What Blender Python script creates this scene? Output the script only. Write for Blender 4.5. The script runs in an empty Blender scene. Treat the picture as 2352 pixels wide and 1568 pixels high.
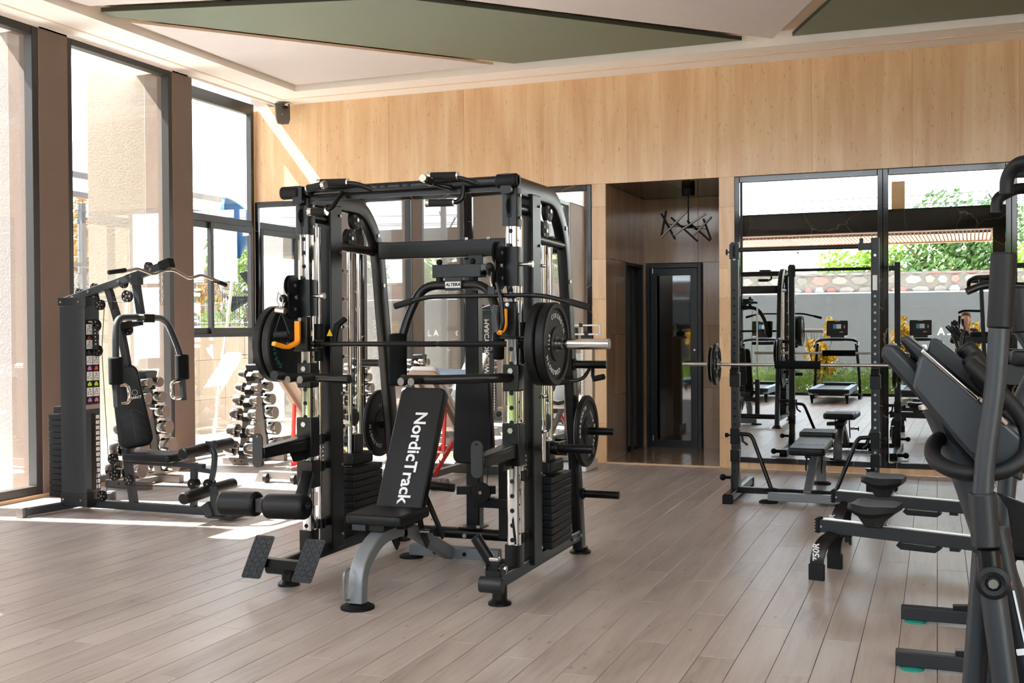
import bpy, bmesh, math, random
from mathutils import Vector, Matrix, Euler
random.seed(7)
R = math.radians
C = bpy.context.scene.collection
SC = bpy.context.scene

# ---------------------------------------------------------------- camera, sky, sun, exposure
def V(*a): return Vector(a)
cam_d = bpy.data.cameras.new('camera'); cam = bpy.data.objects.new('camera', cam_d); C.objects.link(cam)
cam_d.sensor_width = 36; cam_d.lens = 2527.0 / 2352 * 36; cam_d.clip_start = 0.02; cam_d.clip_end = 400
r_ = V(0.93275379, 0.36046526, -0.00592908); u_ = V(4.78604e-04, 0.0152080386, 0.999884237); f_ = V(-0.3605137, 0.93264865, -0.01401284)
cam.matrix_world = Matrix(((r_.x, u_.x, -f_.x, 0), (r_.y, u_.y, -f_.y, 0), (r_.z, u_.z, -f_.z, 1.45), (0, 0, 0, 1)))
SC.camera = cam
SC.view_settings.view_transform = 'Standard'; SC.view_settings.look = 'None'
SC.view_settings.gamma = 1; SC.view_settings.use_curve_mapping = False
SC.view_settings.exposure = 1.68
SC.cycles.max_bounces = 10; SC.cycles.diffuse_bounces = 7; SC.cycles.glossy_bounces = 5
SC.cycles.transparent_max_bounces = 24; SC.cycles.transmission_bounces = 4
SC.cycles.caustics_reflective = False; SC.cycles.caustics_refractive = False
SC.cycles.sample_clamp_indirect = 6

SKY_STRENGTH = 3.0
w = bpy.data.worlds.new('sky'); SC.world = w; w.use_nodes = True
nt = w.node_tree; nt.nodes.clear()
def wn(t, **k):
    n = nt.nodes.new(t)
    for a, b in k.items(): setattr(n, a, b)
    return n
wo = wn('ShaderNodeOutputWorld'); bg = wn('ShaderNodeBackground'); tc = wn('ShaderNodeTexCoord')
mp = wn('ShaderNodeMapping'); mp.inputs['Scale'].default_value = (1, 1, 2.6)
no = wn('ShaderNodeTexNoise'); no.inputs['Scale'].default_value = 2.6; no.inputs['Detail'].default_value = 7; no.inputs['Roughness'].default_value = 0.58
cr = wn('ShaderNodeValToRGB'); cr.color_ramp.elements[0].position = 0.43; cr.color_ramp.elements[1].position = 0.62
sx = wn('ShaderNodeSeparateXYZ'); gr = wn('ShaderNodeValToRGB')
gr.color_ramp.elements[0].position = 0.0; gr.color_ramp.elements[0].color = (0.80, 0.87, 0.95, 1)
gr.color_ramp.elements[1].position = 0.75; gr.color_ramp.elements[1].color = (0.42, 0.60, 0.90, 1)
mx = wn('ShaderNodeMix', data_type='RGBA'); mx.inputs['B'].default_value = (1.0, 1.0, 1.0, 1)
nt.links.new(tc.outputs['Generated'], mp.inputs[0]); nt.links.new(mp.outputs[0], no.inputs[0]); nt.links.new(no.outputs[0], cr.inputs[0])
nt.links.new(tc.outputs['Generated'], sx.inputs[0]); nt.links.new(sx.outputs['Z'], gr.inputs[0])
nt.links.new(gr.outputs[0], mx.inputs['A']); nt.links.new(cr.outputs[0], mx.inputs['Factor'])
nt.links.new(mx.outputs['Result'], bg.inputs[0]); bg.inputs[1].default_value = SKY_STRENGTH
nt.links.new(bg.outputs[0], wo.inputs[0])

sun_d = bpy.data.lights.new('sun', 'SUN'); sun_d.energy = 23.0; sun_d.angle = R(0.6); sun_d.color = (1.0, 0.965, 0.92)
sun = bpy.data.objects.new('sun', sun_d); C.objects.link(sun)
sdir = V(1.0, 0.168, -1.26).normalized()
sun.rotation_euler = sdir.to_track_quat('-Z', 'Y').to_euler(); sun.location = (-30, 0, 30)

# ---------------------------------------------------------------- materials
def lin(h):
    h = h.lstrip('#'); out = []
    for i in (0, 2, 4):
        c = int(h[i:i+2], 16) / 255; out.append(c / 12.92 if c <= 0.04045 else ((c + 0.055) / 1.055) ** 2.4)
    return (*out, 1)
class NT:
    def __init__(s, name):
        s.m = bpy.data.materials.new(name); s.m.use_nodes = True; s.t = s.m.node_tree
        s.b = s.t.nodes['Principled BSDF']; s.o = s.t.nodes['Material Output']
    def n(s, t, **k):
        x = s.t.nodes.new(t)
        for a, b in k.items():
            if a in x.inputs: x.inputs[a].default_value = b
            else: setattr(x, a, b)
        return x
    def l(s, a, b): s.t.links.new(a, b)
def mat(name, col, rough=0.5, metal=0.0, spec=0.5, bump=0.0, bscale=200, var=0.0, vscale=8, coat=0):
    s = NT(name); c = lin(col) if isinstance(col, str) else (*col, 1)
    s.b.inputs['Base Color'].default_value = c; s.b.inputs['Roughness'].default_value = rough
    s.b.inputs['Metallic'].default_value = metal; s.b.inputs['Specular IOR Level'].default_value = spec
    s.b.inputs['Coat Weight'].default_value = coat
    tc = s.n('ShaderNodeTexCoord')
    if bump:
        nz = s.n('ShaderNodeTexNoise', Scale=bscale, Detail=3.0); s.l(tc.outputs['Object'], nz.inputs['Vector'])
        bp = s.n('ShaderNodeBump', Strength=bump, Distance=0.002); s.l(nz.outputs[0], bp.inputs['Height']); s.l(bp.outputs[0], s.b.inputs['Normal'])
    nz = s.n('ShaderNodeTexNoise', Scale=vscale, Detail=4.0); s.l(tc.outputs['Object'], nz.inputs['Vector'])
    mr = s.n('ShaderNodeMapRange'); mr.inputs['To Min'].default_value = 1 - max(var, 0.04); mr.inputs['To Max'].default_value = 1 + max(var, 0.04)
    s.l(nz.outputs[0], mr.inputs[0])
    mm = s.n('ShaderNodeMix', data_type='RGBA', blend_type='MULTIPLY'); mm.inputs['Factor'].default_value = 1; mm.inputs['A'].default_value = c
    s.l(mr.outputs[0], mm.inputs['B']); s.l(mm.outputs['Result'], s.b.inputs['Base Color'])
    return s.m
M = {}
M['black'] = mat('black_powder_coat', '#08090a', 0.30, 0.0, 0.35)
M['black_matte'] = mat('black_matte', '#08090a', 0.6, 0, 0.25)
M['charcoal'] = mat('charcoal_powder_coat', '#1d2023', 0.42, 0.0, 0.4)
M['graphite'] = mat('graphite_steel', '#2c3034', 0.38, 0.1, 0.45)
M['silver_paint'] = mat('silver_grey_paint', '#7b8084', 0.38, 0.35)
M['grey_paint'] = mat('grey_paint', '#6e6a66', 0.5, 0.1)
M['chrome'] = mat('chrome', '#d9d7d3', 0.09, 1.0)
M['steel'] = mat('brushed_steel', '#b9b7b3', 0.28, 1.0)
M['rubber'] = mat('black_rubber', '#0c0d0e', 0.5, 0, 0.3, bump=0.1, bscale=300)
M['vinyl'] = mat('black_vinyl', '#0a0b0d', 0.45, 0, 0.3, bump=0.15, bscale=260)
M['foam'] = mat('black_foam', '#090a0b', 0.85, 0, 0.2, bump=0.3, bscale=400)
M['grip'] = mat('dark_grip', '#171615', 0.75, 0, 0.3, bump=0.3, bscale=300)
M['orange'] = mat('orange_plastic', '#f2960c', 0.4)
M['yellow'] = mat('yellow_label', '#f0c020', 0.5)
M['red'] = mat('red_powder_coat', '#d8322a', 0.38)
M['white'] = mat('white_print', '#dedfe0', 0.5)
M['white_vinyl'] = mat('white_vinyl', '#e9e7e4', 0.4, bump=0.1)
M['taupe'] = mat('taupe_board', '#9a8779', 0.55)
M['teal'] = mat('teal_print', '#16806e', 0.5)
M['bluegrey'] = mat('blue_grey_trim', '#8fa3b8', 0.4)
M['skin'] = mat('skin', '#c98f76', 0.5); M['hair'] = mat('brown_hair', '#5b3a24', 0.6, var=0.3, vscale=60)
M['navy'] = mat('dark_cloth', '#15171f', 0.85); M['screen'] = mat('screen_print', '#c9d2d6', 0.3)
M['blue'] = mat('screen_blue', '#2f8fc4', 0.3)
M['bronze'] = mat('dark_bronze_frame', '#2b2927', 0.42, 0.1)
M['frame_black'] = mat('black_aluminium', '#17191c', 0.4, 0.2)
M['taupe_plaster'] = mat('taupe_plaster', '#74645a', 0.85, bump=0.5, bscale=60, var=0.08, vscale=3)
M['stucco'] = mat('beige_stucco', '#82786b', 0.9, bump=1.0, bscale=45, var=0.06, vscale=2.5)
M['stucco_grey'] = mat('greige_stucco', '#8a837e', 0.9, bump=1.0, bscale=45, var=0.06, vscale=2.5)
M['ceil'] = mat('ceiling_paint', '#ece6e0', 0.75, var=0.02)
M['ceil_tray'] = mat('tray_paint', '#dcc4ab', 0.75, var=0.02)
M['ceil_panel'] = mat('panel_paint', '#d0c8c6', 0.75, var=0.02)
M['green'] = mat('green_panel_paint', '#6c7464', 0.55, var=0.03)
M['green_edge'] = mat('green_panel_edge', '#2b332a', 0.6)
M['sill'] = mat('sandstone_trim', '#d8b48c', 0.5, bump=0.2, bscale=40)
M['speaker'] = mat('speaker_grille', '#5a534c', 0.7, bump=0.5, bscale=500)
M['bag'] = mat('clear_wrap', '#9a9aa0', 0.15, 0.0, 0.8, bump=1.0, bscale=30)
M['conc'] = mat('patio_concrete', '#e4e1dc', 0.85, bump=0.3, bscale=60, var=0.08)
M['grass'] = mat('grass', '#94917c', 0.9, var=0.35, vscale=4)
M['leaf_green'] = mat('leaf_green', '#7f9c3c', 0.6, var=0.4, vscale=9)
M['leaf_dark'] = mat('leaf_olive', '#55703a', 0.6, var=0.4, vscale=7)
M['leaf_yellow'] = mat('leaf_yellow', '#d8b414', 0.5, var=0.25, vscale=14)
M['leaf_autumn'] = mat('leaf_autumn', '#9a6f30', 0.6, var=0.4, vscale=9)
M['bark'] = mat('bark', '#5d4b3b', 0.9, bump=0.6, bscale=40)
M['banner'] = mat('grey_fabric', '#3f3f40', 0.9, var=0.1, vscale=1.2)
M['wire'] = mat('wire', '#3c4046', 0.6)
M['fence'] = mat('fence_wire', '#3d4148', 0.5, 0.4)
M['fence_post'] = mat('fence_post', '#5c6063', 0.5, 0.4)
M['slat'] = mat('canopy_slat', '#b8957b', 0.7)
M['bluebag'] = mat('blue_mesh', '#1262a6', 0.6)
M['red_edge'] = mat('rust_edge', '#5b2f22', 0.6)

def glass_mat():
    s = NT('window_glass'); s.t.nodes.remove(s.b)
    tr = s.n('ShaderNodeBsdfTransparent'); tr.inputs[0].default_value = (0.97, 0.98, 0.975, 1)
    gl = s.n('ShaderNodeBsdfGlossy'); gl.inputs['Roughness'].default_value = 0.0
    fr = s.n('ShaderNodeFresnel'); fr.inputs[0].default_value = 1.45
    mul = s.n('ShaderNodeMath', operation='MULTIPLY'); mul.inputs[1].default_value = 0.3
    mx = s.n('ShaderNodeMixShader'); s.l(fr.outputs[0], mul.inputs[0]); s.l(mul.outputs[0], mx.inputs[0]); s.l(tr.outputs[0], mx.inputs[1]); s.l(gl.outputs[0], mx.inputs[2])
    s.l(mx.outputs[0], s.o.inputs[0]); return s.m
M['glass'] = glass_mat()
def mirror_mat():
    s = NT('mirror_silver'); s.b.inputs['Metallic'].default_value = 1; s.b.inputs['Roughness'].default_value = 0.0
    s.b.inputs['Base Color'].default_value = (0.86, 0.90, 0.89, 1); return s.m
M['mirror'] = mirror_mat()
M['glass_dark'] = mat('dark_door_glass', '#08090a', 0.03, 0, 1.0)
def travertine(name, c1, c2, c3, rough=0.22, scale=1.0, gloss=True):
    s = NT(name); tc = s.n('ShaderNodeTexCoord'); oi = s.n('ShaderNodeObjectInfo')
    ad = s.n('ShaderNodeVectorMath', operation='MULTIPLY_ADD'); cm = s.n('ShaderNodeCombineXYZ')
    m1 = s.n('ShaderNodeMath', operation='MULTIPLY'); m1.inputs[1].default_value = 37.0
    s.l(oi.outputs['Random'], m1.inputs[0]); s.l(m1.outputs[0], cm.inputs[0]); s.l(m1.outputs[0], cm.inputs[2])
    ad.inputs[1].default_value = (1, 1, 1); s.l(tc.outputs['Object'], ad.inputs[0]); s.l(cm.outputs[0], ad.inputs[2])
    mp = s.n('ShaderNodeMapping'); mp.inputs['Scale'].default_value = (9 * scale, 9 * scale, 0.55 * scale); s.l(ad.outputs[0], mp.inputs[0])
    n1 = s.n('ShaderNodeTexNoise', Scale=1.0, Detail=8.0, Roughness=0.65, Distortion=0.6); s.l(mp.outputs[0], n1.inputs['Vector'])
    mp2 = s.n('ShaderNodeMapping'); mp2.inputs['Scale'].default_value = (1.6, 1.6, 0.5); s.l(ad.outputs[0], mp2.inputs[0])
    n2 = s.n('ShaderNodeTexNoise', Scale=1.3, Detail=5.0, Distortion=1.0); s.l(mp2.outputs[0], n2.inputs['Vector'])
    cr = s.n('ShaderNodeValToRGB'); e = cr.color_ramp.elements
    e[0].position = 0.30; e[0].color = lin(c1); e[1].position = 0.70; e[1].color = lin(c3); x = e.new(0.5); x.color = lin(c2)
    mixf = s.n('ShaderNodeMix'); mixf.inputs['Factor'].default_value = 0.42; s.l(n1.outputs[0], mixf.inputs['A']); s.l(n2.outputs[0], mixf.inputs['B'])
    s.l(mixf.outputs['Result'], cr.inputs[0])
    # pits
    mp3 = s.n('ShaderNodeMapping'); mp3.inputs['Scale'].default_value = (60, 60, 14); s.l(ad.outputs[0], mp3.inputs[0])
    n3 = s.n('ShaderNodeTexNoise', Scale=1.0, Detail=2.0); s.l(mp3.outputs[0], n3.inputs['Vector'])
    pr = s.n('ShaderNodeMapRange'); pr.inputs['From Min'].default_value = 0.66; pr.inputs['From Max'].default_value = 0.72; s.l(n3.outputs[0], pr.inputs[0])
    mm = s.n('ShaderNodeMix', data_type='RGBA'); mm.inputs['B'].default_value = tuple(0.62 * k for k in lin(c1)[:3]) + (1,)
    pm = s.n('ShaderNodeMath', operation='MULTIPLY'); pm.inputs[1].default_value = 0.5; s.l(pr.outputs[0], pm.inputs[0])
    s.l(pm.outputs[0], mm.inputs['Factor']); s.l(cr.outputs[0], mm.inputs['A'])
    # tile-to-tile tone
    tv = s.n('ShaderNodeMapRange'); tv.inputs['To Min'].default_value = 0.94; tv.inputs['To Max'].default_value = 1.05; s.l(oi.outputs['Random'], tv.inputs[0])
    m2 = s.n('ShaderNodeMix', data_type='RGBA', blend_type='MULTIPLY'); m2.inputs['Factor'].default_value = 1; s.l(mm.outputs['Result'], m2.inputs['A']); s.l(tv.outputs[0], m2.inputs['B'])
    s.l(m2.outputs['Result'], s.b.inputs['Base Color'])
    s.b.inputs['Roughness'].default_value = rough; s.b.inputs['Specular IOR Level'].default_value = 0.45
    bp = s.n('ShaderNodeBump', Strength=0.12, Distance=0.003); s.l(n3.outputs[0], bp.inputs['Height']); s.l(bp.outputs[0], s.b.inputs['Normal'])
    return s.m
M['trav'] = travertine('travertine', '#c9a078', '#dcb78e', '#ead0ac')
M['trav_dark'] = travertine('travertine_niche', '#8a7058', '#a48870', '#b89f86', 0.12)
M['trav_out'] = travertine('travertine_exterior', '#8f7d68', '#9a8873', '#a5947f', 0.5)
def plank_mat():
    s = NT('pale_oak_plank'); tc = s.n('ShaderNodeTexCoord'); oi = s.n('ShaderNodeObjectInfo')
    ad = s.n('ShaderNodeVectorMath', operation='ADD'); cm = s.n('ShaderNodeCombineXYZ')
    m1 = s.n('ShaderNodeMath', operation='MULTIPLY'); m1.inputs[1].default_value = 91.0
    s.l(oi.outputs['Random'], m1.inputs[0]); s.l(m1.outputs[0], cm.inputs[0]); s.l(m1.outputs[0], cm.inputs[1])
    s.l(tc.outputs['Object'], ad.inputs[0]); s.l(cm.outputs[0], ad.inputs[1])
    mp = s.n('ShaderNodeMapping'); mp.inputs['Scale'].default_value = (26, 1.6, 1); s.l(ad.outputs[0], mp.inputs[0])
    n1 = s.n('ShaderNodeTexNoise', Scale=1.0, Detail=6.0, Roughness=0.6, Distortion=1.2); s.l(mp.outputs[0], n1.inputs['Vector'])
    mp2 = s.n('ShaderNodeMapping'); mp2.inputs['Scale'].default_value = (5, 1.1, 1); s.l(ad.outputs[0], mp2.inputs[0])
    n2 = s.n('ShaderNodeTexNoise', Scale=1.0, Detail=3.0, Distortion=0.8); s.l(mp2.outputs[0], n2.inputs['Vector'])
    mixf = s.n('ShaderNodeMix'); mixf.inputs['Factor'].default_value = 0.55; s.l(n1.outputs[0], mixf.inputs['A']); s.l(n2.outputs[0], mixf.inputs['B'])
    cr = s.n('ShaderNodeValToRGB'); e = cr.color_ramp.elements
    e[0].position = 0.30; e[0].color = lin('#8d8077'); e[1].position = 0.62; e[1].color = lin('#b2a69d'); x = e.new(0.45); x.color = lin('#a4978d')
    s.l(mixf.outputs['Result'], cr.inputs[0])
    mp3 = s.n('ShaderNodeMapping'); mp3.inputs['Scale'].default_value = (9, 3.5, 1); s.l(ad.outputs[0], mp3.inputs[0])
    vo = s.n('ShaderNodeTexVoronoi', Scale=1.0); s.l(mp3.outputs[0], vo.inputs['Vector'])
    kr = s.n('ShaderNodeMapRange'); kr.inputs['From Min'].default_value = 0.05; kr.inputs['From Max'].default_value = 0.10; kr.inputs['To Min'].default_value = 0.55; kr.inputs['To Max'].default_value = 1.0
    s.l(vo.outputs['Distance'], kr.inputs[0])
    tv = s.n('ShaderNodeMapRange'); tv.inputs['To Min'].default_value = 0.92; tv.inputs['To Max'].default_value = 1.06; s.l(oi.outputs['Random'], tv.inputs[0])
    m2 = s.n('ShaderNodeMix', data_type='RGBA', blend_type='MULTIPLY'); m2.inputs['Factor'].default_value = 1; s.l(cr.outputs[0], m2.inputs['A']); s.l(tv.outputs[0], m2.inputs['B'])
    m3 = s.n('ShaderNodeMix', data_type='RGBA', blend_type='MULTIPLY'); m3.inputs['Factor'].default_value = 0.8; s.l(m2.outputs['Result'], m3.inputs['A']); s.l(kr.outputs[0], m3.inputs['B'])
    s.l(m3.outputs['Result'], s.b.inputs['Base Color'])
    s.b.inputs['Roughness'].default_value = 0.36; s.b.inputs['Specular IOR Level'].default_value = 0.4
    bp = s.n('ShaderNodeBump', Strength=0.08, Distance=0.002); s.l(n1.outputs[0], bp.inputs['Height']); s.l(bp.outputs[0], s.b.inputs['Normal'])
    return s.m
M['plank'] = plank_mat()
M['joint'] = mat('floor_joint', '#6f6258', 0.8)
def marble():
    s = NT('black_marble'); tc = s.n('ShaderNodeTexCoord')
    nz = s.n('ShaderNodeTexNoise', Scale=1.6, Detail=4.0); s.l(tc.outputs['Object'], nz.inputs['Vector'])
    mxv = s.n('ShaderNodeMix', data_type='VECTOR'); mxv.inputs['Factor'].default_value = 0.35; s.l(tc.outputs['Object'], mxv.inputs['A']); s.l(nz.outputs['Color'], mxv.inputs['B'])
    vo = s.n('ShaderNodeTexVoronoi', Scale=1.5, feature='DISTANCE_TO_EDGE'); s.l(mxv.outputs['Result'], vo.inputs['Vector'])
    cr = s.n('ShaderNodeValToRGB'); e = cr.color_ramp.elements; e[0].position = 0.0; e[0].color = lin('#7d6a5a'); e[1].position = 0.006; e[1].color = lin('#120f0e')
    s.l(vo.outputs['Distance'], cr.inputs[0]); s.l(cr.outputs[0], s.b.inputs['Base Color']); s.b.inputs['Roughness'].default_value = 0.08; return s.m
M['marble'] = marble(); M['db_steel'] = mat('dumbbell_steel', '#a8a49e', 0.22, 1.0); M['db_face'] = mat('dumbbell_face', '#6b6258', 0.5, 0.2)
def rubble():
    s = NT('red_rubble_stone'); oi = s.n('ShaderNodeObjectInfo'); tc = s.n('ShaderNodeTexCoord')
    cr = s.n('ShaderNodeValToRGB'); cr.color_ramp.interpolation = 'CONSTANT'; e = cr.color_ramp.elements
    e[0].position = 0; e[0].color = lin('#7a726b'); e[1].position = 0.3; e[1].color = lin('#87635c'); x = e.new(0.5); x.color = lin('#6f6862'); x = e.new(0.7); x.color = lin('#84574f'); x = e.new(0.85); x.color = lin('#8a837b')
    s.l(oi.outputs['Random'], cr.inputs[0]); s.l(cr.outputs[0], s.b.inputs['Base Color']); s.b.inputs['Roughness'].default_value = 0.9
    return s.m
M['rubble'] = rubble()
M['mortar'] = mat('mortar', '#6a625c', 0.95, bump=0.5, bscale=30)

# ---------------------------------------------------------------- mesh builder
ORG = {}
def fillet(pts, rad, n=6):
    pts = [Vector(p) for p in pts]; out = [pts[0]]
    for i in range(1, len(pts) - 1):
        a, b, c = pts[i-1], pts[i], pts[i+1]; d1 = (a - b); d2 = (c - b)
        r = min(rad if not isinstance(rad, (list, tuple)) else rad[i-1], d1.length * 0.49, d2.length * 0.49)
        p1 = b + d1.normalized() * r; p2 = b + d2.normalized() * r
        for k in range(n + 1):
            t = k / n; out.append((1-t)**2 * p1 + 2*t*(1-t) * b + t*t * p2)
    out.append(pts[-1]); return out
def rrect(w, h, r, n=4):
    r = min(r, w/2 - 1e-5, h/2 - 1e-5); p = []
    for (cx, cy, a0) in ((w/2-r, h/2-r, 0), (-w/2+r, h/2-r, 90), (-w/2+r, -h/2+r, 180), (w/2-r, -h/2+r, 270)):
        for k in range(n + 1):
            a = R(a0 + 90 * k / n); p.append((cx + r*math.cos(a), cy + r*math.sin(a)))
    return p
class MB:
    def __init__(s, T=None): s.bm = bmesh.new(); s.T = T
    def v(s, p):
        p = Vector(p); return s.bm.verts.new(s.T @ p if s.T else p)
    def face(s, vs):
        try: s.bm.faces.new(vs)
        except ValueError: pass
    def box(s, c, d, rot=None):
        c = Vector(c); m = Euler(rot).to_matrix() if rot else Matrix.Identity(3); vs = []
        for x in (-1, 1):
            for y in (-1, 1):
                for z in (-1, 1): vs.append(s.v(c + m @ Vector((x*d[0]/2, y*d[1]/2, z*d[2]/2))))
        for f in ((0,1,3,2), (4,6,7,5), (0,4,5,1), (2,3,7,6), (0,2,6,4), (1,5,7,3)): s.face([vs[i] for i in f])
        return s
    def span(s, a, b): return s.box([(a[i]+b[i])/2 for i in range(3)], [abs(b[i]-a[i]) for i in range(3)])
    def loft(s, rings, cap=True, closed=False):
        vr = [[s.v(p) for p in ring] for ring in rings]; n = len(vr[0])
        m = len(vr)
        for i in range(m if closed else m - 1):
            a, b = vr[i], vr[(i+1) % m]
            for k in range(n): s.face([a[k], a[(k+1) % n], b[(k+1) % n], b[k]])
        if cap and not closed: s.face(list(reversed(vr[0]))); s.face(vr[-1])
        return s
    def sweep(s, pts, prof, side=None, cap=True, scale=None):
        # prof: list of (a,b): a along 'side' vector, b along tangent x side
        pts = [Vector(p) for p in pts]; rings = []; n = len(pts); prev = None
        for i, p in enumerate(pts):
            t = (pts[min(i+1, n-1)] - pts[max(i-1, 0)]).normalized()
            if side is not None: sd = Vector(side); sd = (sd - t * sd.dot(t)).normalized()
            else:
                if prev is None:
                    up = Vector((0, 0, 1)) if abs(t.z) < 0.9 else Vector((1, 0, 0)); sd = t.cross(up).normalized()
                else: sd = (prev - t * prev.dot(t)).normalized()
                prev = sd
            o = t.cross(sd).normalized(); k = scale[i] if scale else 1
            # mitre so that sharp corners keep their width
            m = 1.0
            if 0 < i < n-1:
                c = (pts[i]-pts[i-1]).normalized().dot(t); m = 1/max(c, 0.5)
            rings.append([p + sd*a*k + o*b*k*(m if side is not None else 1) for a, b in prof])
        return s.loft(rings, cap)
    def tube(s, pts, r, n=12, rad=0, cap=True, scale=None):
        if rad: pts = fillet(pts, rad)
        return s.sweep(pts, [(r*math.cos(2*math.pi*k/n), r*math.sin(2*math.pi*k/n)) for k in range(n)], cap=cap, scale=scale)
    def bar(s, pts, wside, h, side, rad=0, rr=0.0):
        if rad: pts = fillet(pts, rad)
        prof = rrect(wside, h, rr, 3) if rr else [(wside/2, h/2), (-wside/2, h/2), (-wside/2, -h/2), (wside/2, -h/2)]
        return s.sweep(pts, prof, side)
    def cyl(s, p0, p1, r, r2=None, n=20, cap=True):
        return s.tube([p0, p1], r, n, scale=[1, (r2 if r2 is not None else r) / r], cap=cap)
    def lathe(s, o, axis, prof, n=24):
        # prof: (radius, height) along axis, closed with caps
        o = Vector(o); ax = Vector(axis).normalized(); up = Vector((0, 0, 1)) if abs(ax.z) < 0.9 else Vector((1, 0, 0))
        a = ax.cross(up).normalized(); b = ax.cross(a)
        return s.loft([[o + ax*h + (a*math.cos(2*math.pi*k/n) + b*math.sin(2*math.pi*k/n))*max(r, 1e-4) for k in range(n)] for r, h in prof])
    def prism(s, poly, o, u, v, w):
        o, u, v, w = map(Vector, (o, u, v, w))
        return s.loft([[o + u*a + v*b for a, b in poly], [o + u*a + v*b + w for a, b in poly]])
    def pad(s, c, u, v, w, h, t, r=0.05, e=0.012, wt=None):
        # padded cushion: centre c, width w along u, length h along v, thickness t along u x v; wt = width at the far end
        c, u, v = Vector(c), Vector(u).normalized(), Vector(v).normalized(); nrm = u.cross(v).normalized(); rings = []
        for k, ins in ((-0.5, e), (-0.5 + 0.12, e*0.25), (-0.5 + 0.3, 0), (0.5 - 0.3, 0), (0.5 - 0.12, e*0.25), (0.5, e)):
            pr = rrect(w - 2*ins, h - 2*ins, max(r - ins, 0.004), 5)
            if wt: pr = [(a * (1 + (wt/w - 1) * (b/h + 0.5)), b) for a, b in pr]
            rings.append([c + u*a + v*b + nrm*t*k for a, b in pr])
        return s.loft(rings)
    def ball(s, c, r, n=10, sc=(1, 1, 1)):
        c = Vector(c); return s.loft([[c + Vector((r*sc[0]*math.sin(t)*math.cos(2*math.pi*k/(2*n)), r*sc[1]*math.sin(t)*math.sin(2*math.pi*k/(2*n)), r*sc[2]*math.cos(t))) for k in range(2*n)] for t in [0.02 + (math.pi-0.04)*i/n for i in range(n+1)]])
    def build(s, name, m, parent=None, bevel=0.0, seg=2, ang=35, world=True):
        bm = s.bm; bmesh.ops.recalc_face_normals(bm, faces=bm.faces)
        org = ORG.get(parent.name, Vector()) if parent else Vector()
        if org.length: bmesh.ops.translate(bm, verts=bm.verts, vec=-org)
        me = bpy.data.meshes.new(name); bm.to_mesh(me); bm.free()
        me.materials.append(M[m] if isinstance(m, str) else m)
        me.shade_smooth(); me.set_sharp_from_angle(angle=R(ang))
        o = bpy.data.objects.new(name, me); C.objects.link(o)
        if parent: o.parent = parent; ORG[o.name] = org
        else: ORG[o.name] = Vector()
        if bevel:
            b = o.modifiers.new('bevel', 'BEVEL'); b.width = bevel; b.segments = seg; b.limit_method = 'ANGLE'; b.angle_limit = R(40)
        return o
def setp(o, label=None, cat=None, group=None, kind=None):
    if label: o['label'] = label
    if cat: o['category'] = cat
    if group: o['group'] = group
    if kind: o['kind'] = kind
    return o
def thing(name, label, cat, loc, group=None, rotz=0):
    o = bpy.data.objects.new(name, None); C.objects.link(o); o.location = loc; o.rotation_euler = (0, 0, rotz); o.empty_display_size = 0.1
    ORG[o.name] = Vector(loc); return setp(o, label, cat, group)
def struct(name, loc=(0, 0, 0)):
    o = bpy.data.objects.new(name, None); C.objects.link(o); o.location = loc; ORG[o.name] = Vector(loc); o['kind'] = 'structure'; return o
def dup(root, loc=None, rotz=None, label=None, group=None):
    def cp(o, par):
        c = o.copy(); C.objects.link(c)
        if par: c.parent = par; c.matrix_parent_inverse = o.matrix_parent_inverse.copy()
        for ch in kids.get(o.name, []): cp(ch, c)
        return c
    kids = {}
    def walk(o):
        kids[o.name] = list(o.children)
        for ch in o.children: walk(ch)
    walk(root); r = cp(root, None)
    if loc is not None: r.location = loc
    if rotz is not None: r.rotation_euler = (0, 0, rotz)
    ORG[r.name] = Vector(r.location)
    if label: r['label'] = label
    if group: r['group'] = group
    return r
FONT = None
def text(body, size, o, u, v, m, parent, name='lettering', ext=0.0008, bold=0.0, align='CENTER', shear=0, sp=1.0):
    """flat lettering: baseline origin o, reading direction u, up direction v"""
    cu = bpy.data.curves.new(name, 'FONT'); cu.body = body; cu.size = size; cu.extrude = ext; cu.offset = bold; cu.align_x = align; cu.align_y = 'CENTER'; cu.shear = shear; cu.space_character = sp
    cu.resolution_u = 3
    cu.materials.append(M[m]); ob = bpy.data.objects.new(name, cu); C.objects.link(ob)
    u, v = Vector(u).normalized(), Vector(v).normalized(); w = u.cross(v); org = ORG.get(parent.name, Vector()) if parent else Vector()
    mt = Matrix((u, v, w)).transposed().to_4x4(); mt.translation = Vector(o) - org
    ob.parent = parent; ob.matrix_local = mt; ORG[ob.name] = Vector(o); return ob
def plane_disc(parent, pts, r, axis, m, name='hole', t=0.0015, n=10):
    b = MB()
    for p in pts: b.cyl(Vector(p), Vector(p) + Vector(axis).normalized()*t, r, n=n)
    return b.build(name, m, parent)

def discs(parent, pts, axis, r, m, name='hole', n=14, t=0.0013):
    """one small disc object per point (they share a mesh)"""
    ax = Vector(axis).normalized(); p0 = Vector(pts[0]); first = MB().cyl(p0, p0 + ax*t, r, n=n).build(name, m, parent); out = [first]
    for p in pts[1:]:
        c = first.copy(); C.objects.link(c); c.location = Vector(p) - p0; out.append(c)
    return out
def texts_to_meshes():
    dg = bpy.context.evaluated_depsgraph_get()
    for o in [o for o in C.objects if o.type == 'FONT']:
        me = bpy.data.meshes.new_from_object(o.evaluated_get(dg)); n = bpy.data.objects.new('lettering', me); C.objects.link(n)
        n.parent = o.parent; n.matrix_local = o.matrix_local.copy(); cu = o.data; bpy.data.objects.remove(o); bpy.data.curves.remove(cu)
# ================================================================ THE SETTING
XL, YB, ZC = -7.21, 11.16, 4.06
XR, YF = 5.0, -0.75
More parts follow.
